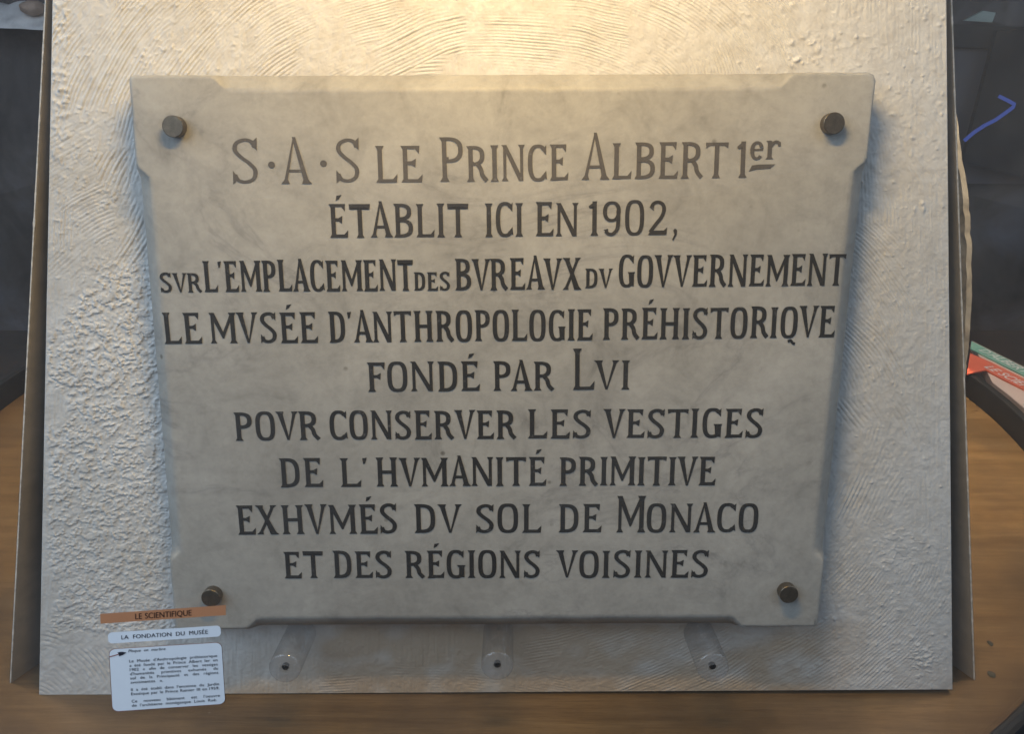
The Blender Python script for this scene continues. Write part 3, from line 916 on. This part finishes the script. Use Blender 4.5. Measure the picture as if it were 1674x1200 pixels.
def bar(x0, x1, y, t=None, end=0, up=0.0, dn=0.0, start=0):
    """horizontal arm; the right end can flare up and/or down"""
    a = (TW if t is None else t) / 2
    pts = [(x0, y - a), (x1 - 0.10, y - a), (x1, y - a - dn), (x1 + (0.02 if dn > up else 0.02), y + a + up), (x1 - 0.10, y + a), (x0, y + a)]
    return ('poly', pts)
def P_(*pts): return ('poly', list(pts))
H2 = SW / 2
def leg(x0, y0, x1, y1, wa, wb):
    """slanting leg: serif foot at (x0, y0), narrowing to wb at the far end"""
    def X_(y): return x0 + (x1 - x0) * (y - y0) / (y1 - y0)
    d = 1 if y1 > y0 else -1
    ys = y0 + d * SH
    return ('poly', [(x0 - wa/2 - SF, y0), (x0 + wa/2 + SF, y0), (X_(ys) + wa/2, ys), (x1 + wb/2, y1), (x1 - wb/2, y1), (X_(ys) - wa/2, ys)])
def gA(): return 0.66, [leg(0.10, 0, 0.325, 1.06, 0.72*SW, 0.3*SW), leg(0.565, 0, 0.325, 1.06, 1.1*SW, 0.7*SW), ('poly', [(0.15, 0.26), (0.53, 0.26), (0.51, 0.26 + TW*.9), (0.17, 0.26 + TW*.9)])]
def gB(): return 0.60, [stem(0.14), arc(0.20, 0.755, 0.36, 0.245, -90, 90, 18), arc(0.20, 0.275, 0.40, 0.275, -90, 90, 18), P_((0.1, 0.0), (0.24, 0.0), (0.24, TW), (0.1, TW)), P_((0.1, 1-TW), (0.24, 1-TW), (0.24, 1.0), (0.1, 1.0)), P_((0.1, 0.455), (0.24, 0.455), (0.24, 0.57), (0.1, 0.57))]
def gC(): return 0.58, [arc(0.33, 0.5, 0.31, 0.515, 48, 312, 34), P_((0.45, 0.86), (0.585, 1.0), (0.575, 0.72)), P_((0.45, 0.14), (0.60, 0.03), (0.575, 0.28))]
def gD(): return 0.62, [stem(0.14), arc(0.20, 0.5, 0.40, 0.5, -90, 90, 26, 2.9), P_((0.1, 0), (0.24, 0), (0.24, TW), (0.1, TW)), P_((0.1, 1-TW), (0.24, 1-TW), (0.24, 1), (0.1, 1))]
def gE(): return 0.56, [stem(0.14), bar(0.14, 0.56, TW/2, up=0.13), bar(0.14, 0.50, 1 - TW/2, dn=0.13), bar(0.14, 0.40, 0.53, 0.10, up=0.07, dn=0.07)]
def gF(): return 0.52, [stem(0.14), bar(0.14, 0.53, 1 - TW/2, dn=0.14), bar(0.14, 0.40, 0.52, 0.10, up=0.07, dn=0.07)]
def gG(): return 0.62, [arc(0.33, 0.5, 0.31, 0.515, 48, 318, 34), P_((0.45, 0.86), (0.585, 1.0), (0.575, 0.72)), ('poly', [(0.43, 0.05), (0.60, 0.02), (0.60, 0.40), (0.64, 0.47), (0.36, 0.47), (0.40, 0.40), (0.43, 0.40)])]
def gH(): return 0.72, [stem(0.14), stem(0.58), bar(0.14, 0.58, 0.5, 0.11)]
def gI(): return 0.26, [stem(0.13)]
def gL(): return 0.56, [stem(0.14), bar(0.14, 0.56, TW/2, up=0.14)]
def gM(): return 0.84, [stem(0.10, 0, 1, 0.68*SW, 1, 0), stem(0.74, 0, 1, SW), ('poly', [(0.0, 1.0), (0.08 + 0.62*SW, 1.0), (0.42 + 0.12*SW, 0.34), (0.42, 0.16), (0.42 - 0.18*SW, 0.16), (0.10 - 0.2*SW, 0.88)]), ('poly', [(0.42 - 0.1*SW, 0.16), (0.42 + 0.12*SW, 0.16), (0.74, 0.86), (0.74, 1.0), (0.70, 1.0), (0.42 - 0.1*SW, 0.34)])]
def gN(): return 0.70, [stem(0.10, 0, 1, 0.68*SW, 1, 0), stem(0.61, 0, 1, 0.68*SW, 0, 1), ('poly', [(0.0, 1.0), (0.07 + 0.62*SW, 1.0), (0.61 + 0.34*SW, 0.04), (0.61 + 0.34*SW, 0.0), (0.64 - 0.85*SW, 0.0), (0.06, 0.93)])]
def gO(): return 0.62, [arc(0.31, 0.5, 0.30, 0.515, 0, 360, 44, 2.9)]
def gP(): return 0.56, [stem(0.14), arc(0.20, 0.715, 0.36, 0.285, -90, 90, 20), P_((0.1, 1-TW), (0.24, 1-TW), (0.24, 1), (0.1, 1)), P_((0.1, 0.43), (0.24, 0.43), (0.24, 0.555), (0.1, 0.555))]
def gQ(): return 0.62, [arc(0.31, 0.5, 0.30, 0.515, 0, 360, 44, 2.9), ribbon([(0.30, -0.12), (0.40, -0.09), (0.48, -0.17), (0.56, -0.20)], 0.08, 0.10)]
def gR(): return 0.64, [stem(0.14), arc(0.20, 0.725, 0.36, 0.275, -90, 90, 20), P_((0.1, 1-TW), (0.24, 1-TW), (0.24, 1), (0.1, 1)), P_((0.1, 0.45), (0.24, 0.45), (0.24, 0.565), (0.1, 0.565)), ribbon([(0.32, 0.52), (0.44, 0.36), (0.49, 0.18), (0.62, 0.02)], SW*0.95, SW*0.9)]
def gS(): return 0.56, [ribbon([(0.48, 0.80), (0.42, 0.92), (0.28, 0.955), (0.13, 0.88), (0.10, 0.73), (0.20, 0.59), (0.36, 0.45), (0.465, 0.30), (0.43, 0.12), (0.28, 0.045), (0.13, 0.08), (0.07, 0.20)], SW*0.98, TW*0.95), P_((0.40, 0.88), (0.535, 1.01), (0.52, 0.73)), P_((0.15, 0.12), (0.02, -0.01), (0.03, 0.29))]
def gT(): return 0.62, [stem(0.31, 0, 1, SW, 1, 0), ('poly', [(0.0, 0.84), (0.10, 1-TW), (0.52, 1-TW), (0.62, 0.84), (0.635, 1.0), (-0.015, 1.0)])]
def gV(): return 0.66, [leg(0.11, 1.0, 0.335, 0.0, 1.1*SW, 0.5*SW), leg(0.575, 1.0, 0.345, 0.0, 0.72*SW, 0.3*SW)]
def gX(): return 0.68, [leg(0.12, 1.0, 0.34, 0.5, 1.05*SW, 1.05*SW), leg(0.56, 0.0, 0.34, 0.5, 1.05*SW, 1.05*SW), leg(0.56, 1.0, 0.34, 0.5, 0.72*SW, 0.72*SW), leg(0.10, 0.0, 0.34, 0.5, 0.72*SW, 0.72*SW)]
def g1(): return 0.34, [stem(0.20, 0, 1.0, SW, 1, 0), ('poly', [(0.28, 1.0), (0.20, 1.0), (0.02, 0.86), (0.04, 0.80), (0.16, 0.87), (0.2, 0.8)])]
def g9(): return 0.60, [arc(0.30, 0.71, 0.27, 0.30, 0, 360, 36, 2.3, SW*.9, TW*.9), ribbon([(0.495, 0.74), (0.50, 0.45), (0.47, 0.20), (0.34, 0.055), (0.20, 0.06), (0.12, 0.14)], SW*.9, TW), P_((0.05, 0.17), (0.20, 0.21), (0.19, 0.07))]
def g0(): return 0.62, [arc(0.31, 0.5, 0.29, 0.515, 0, 360, 44, 2.8, SW*.95, TW)]
def g2(): return 0.60, [ribbon([(0.11, 0.80), (0.17, 0.91), (0.31, 0.955), (0.45, 0.88), (0.49, 0.72), (0.42, 0.52), (0.26, 0.32), (0.08, 0.08)], SW*.9, TW), P_((0.04, 0.82), (0.19, 0.85), (0.18, 0.70)), ('poly', [(0.02, 0.0), (0.58, 0.0), (0.60, 0.22), (0.50, 0.13), (0.10, 0.13)])]
def ge(): return 0.60, [arc(0.30, 0.42, 0.29, 0.43, 20, 320, 34, 2.2, 0.17, 0.12), ('poly', [(0.10, 0.40), (0.56, 0.40), (0.585, 0.55), (0.43, 0.50), (0.10, 0.50)])]
def gr(): return 0.66, [stem(0.17, 0, 0.86, 0.19, 1.3, 0), P_((0.0, 0.86), (0.2, 0.88), (0.2, 0.76), (0.08, 0.76)), ribbon([(0.22, 0.58), (0.33, 0.76), (0.46, 0.80), (0.58, 0.72)], 0.14, 0.15), P_((0.47, 0.78), (0.63, 0.80), (0.64, 0.60), (0.52, 0.60))]
def gap_(): return 0.20, [('poly', [(0.04, 0.98), (0.19, 1.0), (0.13, 0.80), (0.07, 0.78)])]
def gcm(): return 0.24, [('poly', [(0.05, 0.13), (0.12, 0.18), (0.20, 0.13), (0.19, 0.0), (0.06, -0.18), (0.02, -0.14), (0.10, 0.0)])]
def gdot():
    return 0.22, [('poly', [(0.11 + 0.064 * math.cos(2*math.pi*i/18), 0.46 + 0.078 * math.sin(2*math.pi*i/18)) for i in range(18)])]
ACC = ('poly', [(0.22, 1.09), (0.28, 1.09), (0.44, 1.25), (0.40, 1.27), (0.24, 1.20)])
ACC = ('poly', [(0.24, 1.09), (0.34, 1.14), (0.43, 1.27), (0.27, 1.24)])
GLY = {'A': gA, 'B': gB, 'C': gC, 'D': gD, 'E': gE, 'F': gF, 'G': gG, 'H': gH, 'I': gI, 'L': gL, 'M': gM, 'N': gN, 'O': gO,
       'P': gP, 'Q': gQ, 'R': gR, 'S': gS, 'T': gT, 'V': gV, 'X': gX, '1': g1, '9': g9, '0': g0, '2': g2, 'e': ge, 'r': gr,
       "'": gap_, ',': gcm, '.': gdot}
SPC = 0.085
def word(bm, txt, xl, yl, xr, yr, cap, base_h, k0=0, wpx=8.6):
    global SW, TW
    """set a word between two baseline points measured on the slab; cap height in pixels"""
    a = Vector(on_board(xl, yl, HF)); b = Vector(on_board(xr, yr, HF))
    t = Vector(on_board((xl + xr) / 2, (yl + yr) / 2 - cap, HF)); mid = (a + b) / 2
    cp = (t - mid).length
    ex = (b - a); Wd = ex.length; ex.normalize(); ey = Vector((-ex.y, ex.x))
    items = []; x = 0.0; prev = ''
    for ch in txt:
        acc = ch == 'É'
        wd, st = GLY['E' if acc else ch]()
        if acc: st = st + [ACC]
        if prev:
            kern = SPC
            if (prev + ch) in ('AV', 'VA', 'LV', 'LT', 'TA', 'AT', "L'", "D'", 'PA', 'VR'): kern -= 0.05
            if prev == 'V' or ch == 'V' or ch == 'A' or prev == 'A' or ch == 'X': kern -= 0.035
            x += kern
        items.append((x, st)); x += wd; prev = ch
    kx = Wd / x
    # stroke weight from the measured stem width, then cut the glyphs again at that weight
    kpx = (xr - xl) / x
    if len(txt) > 0 and txt not in ('.', ',', "'", 'er'):
        SW = min(0.26, wpx / kpx); TW = min(0.17, 0.72 * wpx / cap)
        items = [(x0, GLY['E' if c == 'É' else c]()[1] + ([ACC] if c == 'É' else [])) for (x0, _), c in zip(items, txt)]
    k = k0
    for x0, st in items:
        jx = random.uniform(-0.006, 0.006); jy = random.uniform(-0.008, 0.008); js = random.uniform(0.985, 1.015)
        for s in st:
            k += 1
            z = HF + base_h + 0.00006 * (k % 7)
            def mp(p):
                v = a + ex * ((x0 + p[0] + jx) * kx) + ey * ((p[1] * js + jy) * cp)
                return (v.x, v.y, z)
            if s[0] == 'poly':
                vs_ = [bm.verts.new(mp(p)) for p in s[1]]
                try:
                    f = bm.faces.new(vs_); 
                    bmesh.ops.triangulate(bm, faces=[f])
                except ValueError: pass
            else:
                L = [bm.verts.new(mp(p)) for p in s[1]]; R = [bm.verts.new(mp(p)) for p in s[2]]
                for i in range(len(L) - 1):
                    bm.faces.new((L[i], L[i+1], R[i+1], R[i]))
    return k
LINES = [
 ('1', [('S', 380, 300, 427, 300, 75), ('.', 437, 301, 456, 301, 70), ('A', 460, 300, 510, 300, 73), ('.', 521, 298, 540, 298, 70), ('S', 549, 299, 592, 298.5, 74), ('LE', 614, 298, 690, 297.5, 59), ('P', 718, 297, 758, 296.5, 73), ('RINCE', 763, 296.5, 928, 294, 59), ('A', 950, 293.5, 995, 293, 73), ('LBERT', 999, 292.5, 1188, 290.5, 59), ('1', 1202, 290.5, 1221, 290, 59)]),
 ('2', [('ÉTABLIT', 539, 388.5, 766, 387, 55), ('ICI', 793, 386.7, 855, 386.2, 55), ('EN', 875, 386, 945, 385.5, 55), ('1902', 961, 385, 1090, 383.5, 56), (',', 1098, 383, 1108, 383, 56)]),
 ('3', [('SVR', 263, 478, 330, 477.5, 32), ("L'EMPLACEMENT", 335, 477, 676, 475, 51), ('DES', 677, 475, 736, 474.7, 30), ('BVREAVX', 744, 474.5, 950, 473, 52), ('DV', 956, 471, 1001, 470.5, 32), ('GOVVERNEMENT', 1010, 469.5, 1379, 466.5, 52)]),
 ('4', [('LE', 269, 562, 331, 561.5, 51), ('MVSÉE', 345, 561, 520, 560, 50), ("D'ANTHROPOLOGIE", 539, 560, 968, 556.2, 50.5), ('PRÉHISTORIQVE', 985, 555.7, 1363, 551, 51)]),
 ('5', [('FONDÉ', 601, 640.5, 784, 639, 48.5), ('PAR', 806, 639, 905, 638, 48), ('L', 935, 637, 971, 636.5, 68), ('VI', 971, 637, 1030, 636.5, 48)]),
 ('6', [('POVR', 385, 720.5, 523, 719, 47), ('CONSERVER', 539, 718.7, 843, 717.3, 47), ('LES', 862, 717, 967, 716.3, 47), ('VESTIGES', 986, 716, 1246, 715.3, 47.5)]),
 ('7', [('DE', 458, 796.5, 528, 796, 47), ('L', 555.5, 796, 590, 795.8, 47), ("'", 592, 796, 602, 796, 47), ('HVMANITÉ', 615, 795.5, 892, 794, 47), ('PRIMITIVE', 914, 794, 1168, 793.5, 47)]),
 ('8', [('EXHVMÉS', 389, 874.5, 651, 872, 48), ('DV', 677, 871.5, 755, 871.2, 47), ('SOL', 777, 871, 884, 870.8, 47), ('DE', 912, 870.8, 982, 870.6, 47), ('M', 1007, 870.7, 1053, 870.5, 59), ('ONACO', 1056, 870.5, 1238, 870, 47)]),
 ('9', [('ET', 465, 945.5, 529, 945.5, 43.5), ('DES', 545, 945.3, 642, 945, 44), ('RÉGIONS', 662, 945, 883, 944.7, 45), ('VOISINES', 909, 944.6, 1158, 944.3, 44.5)]),
]
PAINT = {'1': m_paint('hazed_letter_paint', (0.100, 0.088, 0.076), 0.38), '2': m_paint('half_hazed_letter_paint', (0.040, 0.036, 0.033), 0.38),  # upper lines lighter: veil of the glass painted into the letter colour
         'x': m_paint('black_letter_paint', (0.024, 0.023, 0.022), 0.38)}
WPX = {'1': 7.3, '2': 7.1, '3': 6.8, '4': 7.1, '5': 7.3, '6': 7.3, '7': 7.3, '8': 7.3, '9': 7.0}
k = 0
for nm, words in LINES:
    bm = bmesh.new()
    for wv in words:
        if wv[0] == '.':
            k = word(bm, *wv, base_h=0.0004, k0=k)
        else:
            k = word(bm, *wv, base_h=0.0004, k0=k, wpx=WPX[nm] * (0.78 if wv[5] < 40 else 1.0))
    if nm == '1':
        # raised 'er' with a cut stroke under it
        k = word(bm, 'er', 1225, 260.5, 1276, 259.5, 35, 0.0004, k)
        a = [on_board(x, y, HF) for x, y in ((1224, 280), (1229, 270), (1240, 268.5), (1267, 268), (1259, 275), (1236, 276.5), (1230, 278))]
        f = bm.faces.new([bm.verts.new((p[0], p[1], HF + 0.0006)) for p in a]); bmesh.ops.triangulate(bm, faces=[f])
    for f in bm.faces:
        f.normal_update()
        if f.normal.z < 0: f.normal_flip()
    me = bpy.data.meshes.new('inscription_line'); bm.to_mesh(me); bm.free()
    me.materials.append(PAINT.get(nm, PAINT['x']))
    o = bpy.data.objects.new('inscription_line', me); C.objects.link(o); o.parent = plaque

# ------------------------------------------------------------------ acrylic pegs under the plaque
PEG_H = 0.082
labels = ['clear acrylic peg nearest the stuck-on labels, below the plaque', 'clear acrylic peg below the middle of the plaque, between two others', 'clear acrylic peg below the right end of the plaque']
proto = None
for (px, py), lb in zip(((465, 1094), (813, 1090), (1166, 1093)), labels):
    u_, v_ = on_board(px, py, PEG_H)
    r = 0.0195
    base = O + X * u_ + V * v_ + N * 0.0005
    Mx = BM.copy(); Mx.translation = base
    if proto is None:
        e = thing('acrylic_peg', Mx); proto = e
        b_ = lathe([(0, 0.0), (r, 0.0), (r, PEG_H - 0.003), (r - 0.0004, PEG_H - 0.0015), (r - 0.0014, PEG_H - 0.0004), (r - 0.003, PEG_H), (0.0056, PEG_H), (0.0046, PEG_H - 0.008), (0, PEG_H - 0.008)], 64, closed=False)
        rod = link_bm('rod', b_, M_ACR, e, smooth=True)
        b_ = lathe([(0.0, PEG_H - 0.0078), (0.0042, PEG_H - 0.0078), (0.0042, PEG_H - 0.004), (0.0030, PEG_H - 0.003), (0.0018, PEG_H - 0.003), (0.0016, PEG_H - 0.005), (0, PEG_H - 0.005)], 24, closed=False)
        rod.data.materials.append(m_acrylic('sawn_acrylic_end', 0.05))
        for f_ in rod.data.polygons:
            if abs(f_.normal.z) > 0.6 and f_.center.z > PEG_H - 0.004: f_.material_index = 1
        scr = link_bm('screw', b_, M_SCREW, e, smooth=True)
    else:
        e = proto.copy(); C.objects.link(e); e.matrix_world = Mx
        for ch in (rod, scr):
            c_ = ch.copy(); C.objects.link(c_); c_.parent = e
    tag(e, lb, 'peg', 'acrylic pegs carrying the plaque')

# ------------------------------------------------------------------ pale stone slab behind the right side panel
def m_stone():
    m, nt, p = mat('pale_worn_stone')
    a = tex_noise(nt, 16, 7, 0.65, 0.5)
    r = ramp(nt, [(0.3, (0.17, 0.135, 0.095)), (0.5, (0.30, 0.255, 0.19)), (0.72, (0.42, 0.37, 0.29))])
    nt.links.new(a.outputs['Fac'], r.inputs['Fac']); nt.links.new(r.outputs['Color'], p.inputs['Base Color'])
    p.inputs['Roughness'].default_value = 0.75
    bump(nt, p, a.outputs['Fac'], 0.5, 0.003)
    return m
right_px = [(1540, 20), (1552, 80), (1560, 140), (1568, 195), (1574, 235), (1577, 262), (1582, 290), (1587, 330), (1590, 370), (1592, 420), (1591, 470), (1590, 520), (1586, 570), (1582, 610), (1577, 650), (1568, 700), (1550, 760)]
DS = 1.36
rp = [on_y(x + 4, y, DS) for x, y in right_px]
outl = []
for i in range(len(rp) - 1):
    for k_ in range(8):
        p = rp[i].lerp(rp[i+1], k_ / 8)
        j = 0.0022 * mnoise.noise(Vector((p.z * 22, 1.2, 0))) - 0.004 * max(0.0, mnoise.noise(Vector((p.z * 75, 5.2, 0))) - 0.25) + 0.0006 * mnoise.noise(Vector((p.z * 300, 2.2, 0)))
        if p.z < 0.62 * 2: outl.append(p + Vector((j, 0, 0)))
stone = bmesh.new()
th_ = 0.05; xin = outl[0].x - 0.20
bev = 0.010
rings = []
for off, inset in ((0.004, 0.028), (0.0, 0.016), (0.006, 0.004), (0.02, 0.0), (th_, 0.003)):
    rings.append([stone.verts.new((p.x - inset + 0.0014 * mnoise.noise(Vector((p.z * 40, off * 60, 3))), p.y + off, p.z)) for p in outl])
innf = [stone.verts.new((xin, p.y + 0.002, p.z)) for p in outl]
innb = [stone.verts.new((xin, p.y + th_, p.z)) for p in outl]
chain = [innf] + rings + [innb]
for A, B in zip(chain, chain[1:] + [chain[0]]):
    for i in range(len(outl) - 1):
        stone.faces.new((A[i], A[i+1], B[i+1], B[i]))
stone.faces.new([c[0] for c in chain]); stone.faces.new([c[-1] for c in reversed(chain)])
# stands on a hidden foot: reaches down to the table
o = link_bm('stone_slab', stone, m_stone(), smooth=True)
tag(o, 'pale curved stone slab with a chipped edge showing behind the right side panel', 'stone slab')
zmin = min(p.z for p in outl)
bm = bmesh.new(); bmesh.ops.create_cube(bm, size=1, matrix=Matrix.Translation((xin + 0.06, DS + th_ / 2, zmin / 2)) @ Matrix.Diagonal((0.10, 0.045, zmin, 1)))
link_bm('foot', bm, M_SIDE, o)

# marks on the table top
bm = bmesh.new()
for (px, py) in ((1619, 1053), (1620, 1104)):
    c0 = on_z(px, py, 0.0) 
    pass
bm.free()
def crumb(px, py, r, label):
    c0 = on_z(px, py, 0.0)
    bm = bmesh.new(); bmesh.ops.create_icosphere(bm, subdivisions=2, radius=r)
    for v in bm.verts:
        kk = 1 + 0.6 * mnoise.noise(v.co * 200 + Vector((px, 0, 0)))
        v.co = Vector((v.co.x * kk, v.co.y * kk * 1.2, v.co.z * 0.35 * kk + r * 0.2)) + c0
    o = link_bm('dirt_crumb', bm, plain('dark_dirt', (0.05, 0.045, 0.03), 0.9), smooth=True)
    tag(o, label, 'dirt crumb', 'dirt crumbs on the table at right')
crumb(1619, 1053, 0.0042, 'dark dirt crumb on the table, farther from the rim')
crumb(1621, 1104, 0.0050, 'dark dirt crumb on the table, the one nearer the viewer')

# ------------------------------------------------------------------ glass case round the table
case = thing('glass_case', Matrix.Translation(TC))
tag(case, 'clear faintly veiled curved glass case round the whole table', 'display case')
GT = 0.006
a0 = 0
n = 160; bm = bmesh.new()
bm = lathe([(GR, 0.052), (GR, 1.75), (GR - GT, 1.75), (GR - GT, 0.052)], n)
link_bm('glass_wall', bm, M_GLASS, case, smooth=True)

# ------------------------------------------------------------------ stickers on the glass
def rounded(nc, ru, rv):
    pts = []
    for (cx, cy, a0_) in ((1 - ru, rv, -90), (1 - ru, 1 - rv, 0), (ru, 1 - rv, 90), (ru, rv, 180)):
        for i in range(nc + 1):
            a = rad(a0_ + 90 * i / nc)
            pts.append((cx + ru * math.cos(a), cy + rv * math.sin(a)))
    return pts
def sticker(name, q4, ru, rv, material, label, cat, lift=0.0006):
    # grid clipped to a rounded outline: a fan of strips from left to right keeps the bend of the glass
    pts = rounded(6, ru, rv)
    us = sorted(set([round(p[0], 5) for p in pts] + [i / 16 for i in range(17)]))
    bm = bmesh.new(); col = []
    def span(u):
        if u < ru: d = ru - u
        elif u > 1 - ru: d = u - (1 - ru)
        else: d = 0
        s = rv * (1 - math.sqrt(max(0, 1 - (d / ru) ** 2))) if d > 0 else 0
        return s, 1 - s
    for u in us:
        a, b = span(u)
        cc = []
        for r_ in (GR + lift, GR + 0.0002):
            cc += [bm.verts.new(on_glass(*quad_map(q4, u, a), r_)), bm.verts.new(on_glass(*quad_map(q4, u, b), r_))]
        col.append(cc)
    for A, B in zip(col, col[1:]):
        bm.faces.new((A[0], A[1], B[1], B[0])); bm.faces.new((A[2], B[2], B[3], A[3]))
        bm.faces.new((A[0], B[0], B[2], A[2])); bm.faces.new((A[1], A[3], B[3], B[1]))
    bmesh.ops.remove_doubles(bm, verts=bm.verts, dist=1e-6)
    o = link_bm(name, bm, material)
    tag(o, label, cat)
    return o
def glass_text(name, q4, vf, material, parent, lift=0.0009):
    V_, F_ = vf
    verts = [on_glass(*quad_map(q4, x, -y), GR + lift) for x, y in V_]
    return link_mesh(name, verts, F_, material, parent)
def merge(list_vf):
    V_, F_ = [], []
    for v, f in list_vf:
        o_ = len(V_); V_ += v; F_ += [tuple(i + o_ for i in ff) for ff in f]
    return V_, F_
M_ORANGE = plain('orange_vinyl', (0.60, 0.255, 0.12), 0.5, 0, 0.05)
M_WHITE = plain('white_vinyl', (0.93, 0.93, 0.935), 0.45, 0, 0.02)
M_INK = plain('dark_blue_ink', (0.022, 0.022, 0.035), 0.5, 0, 0.05)
M_BROWNINK = plain('dark_brown_ink', (0.05, 0.025, 0.018), 0.5, 0, 0.05)
M_BORDER = plain('brown_vinyl', (0.25, 0.12, 0.08), 0.5)
Q1 = [(163.7, 1004.2), (369.2, 989.8), (369.2, 1006.2), (164.4, 1020.3)]
st = sticker('orange_strip', Q1, 0.004, 0.05, M_ORANGE, 'narrow orange sticker strip reading LE SCIENTIFIQUE on the glass', 'sticker')
# local: x 0..1, y 0..-1
TEXT_ASPECT[0] = 16.4 / 206
glass_text('strip_lettering', Q1, line_words('LE SCIENTIFIQUE', 0.277, 0.726, -0.80, 0.58, justify=True), M_BROWNINK, st)
Q2 = [(176.3, 1034.9), (360.4, 1023.0), (361.2, 1041.0), (177.2, 1053.0)]
st = sticker('title_label', Q2, 0.035, 0.34, M_WHITE, 'white rounded sticker reading LA FONDATION DU MUSÉE on the glass', 'sticker')
TEXT_ASPECT[0] = 18.1 / 185
glass_text('title_lettering', Q2, line_words('LA FONDATION DU MUSÉE', 0.117, 0.886, -0.69, 0.37, bold=0.0, xs=1.1, track=1.04), M_INK, st)
Q3 = [(178.4, 1062.4), (361.8, 1050.9), (368.2, 1151.2), (184.3, 1164.0)]
Q3b = [(177.4, 1061.6), (362.6, 1050.0), (369.2, 1152.6), (183.2, 1165.6)]
st = sticker('text_label', Q3, 0.055, 0.085, M_WHITE, 'large white sticker with a black arrow and small paragraphs on the glass', 'sticker', lift=0.0008)
bd = sticker('label_border', Q3b, 0.055, 0.085, M_BORDER, None, None, lift=0.0004); bd.parent = st
txt = [('Plaque en marbre', 0.168, 0.50, 0.068, 0.045, 0.25, True)]
body = [("Le Musée d'Anthropologie préhistorique", 0.955, 0.232), ("a été fondé par le Prince Albert Ier en", 0.955, 0.302), ("1902 « afin de conserver les vestiges", 0.955, 0.370),
        ("d'humanités primitives exhumés du", 0.955, 0.438), ("sol de la Principauté et des régions", 0.955, 0.506), ("avoisinantes ».", 0.46, 0.574),
        ("Il a été établi dans l'enceinte du Jardin", 0.955, 0.692), ("Exotique par le Prince Rainier III en 1959.", 0.955, 0.760),
        ("Ce nouveau bâtiment est l'oeuvre", 0.955, 0.880), ("de l'architecte monégasque Louis Rué.", 0.925, 0.948)]
TEXT_ASPECT[0] = 101.0 / 184
parts = [line_words('Plaque en marbre', 0.168, 0.50, -0.066, 0.044, shear=0.25, xs=1.2, track=1.05)]
for t_, x1_, b_ in body:
    parts.append(line_words(t_, 0.172, x1_, -b_, 0.046, bold=0.0, xs=1.2, track=1.04))
glass_text('label_lettering', Q3, merge(parts), M_INK, st, lift=0.0012)
shaft = ([(0.0, -0.128), (0.085, -0.093), (0.085, -0.079), (0.0, -0.112)], [(0, 1, 2, 3)])
glass_text('arrow_shaft', Q3, shaft, plain('red_brown_ink', (0.30, 0.10, 0.07), 0.5), st, lift=0.0011)
head = ([(0.072, -0.056), (0.110, -0.050), (0.150, -0.066), (0.118, -0.100), (0.082, -0.122), (0.085, -0.096)], [(0, 1, 2, 3, 4, 5)])
glass_text('arrow_head', Q3, head, M_INK, st, lift=0.0013)
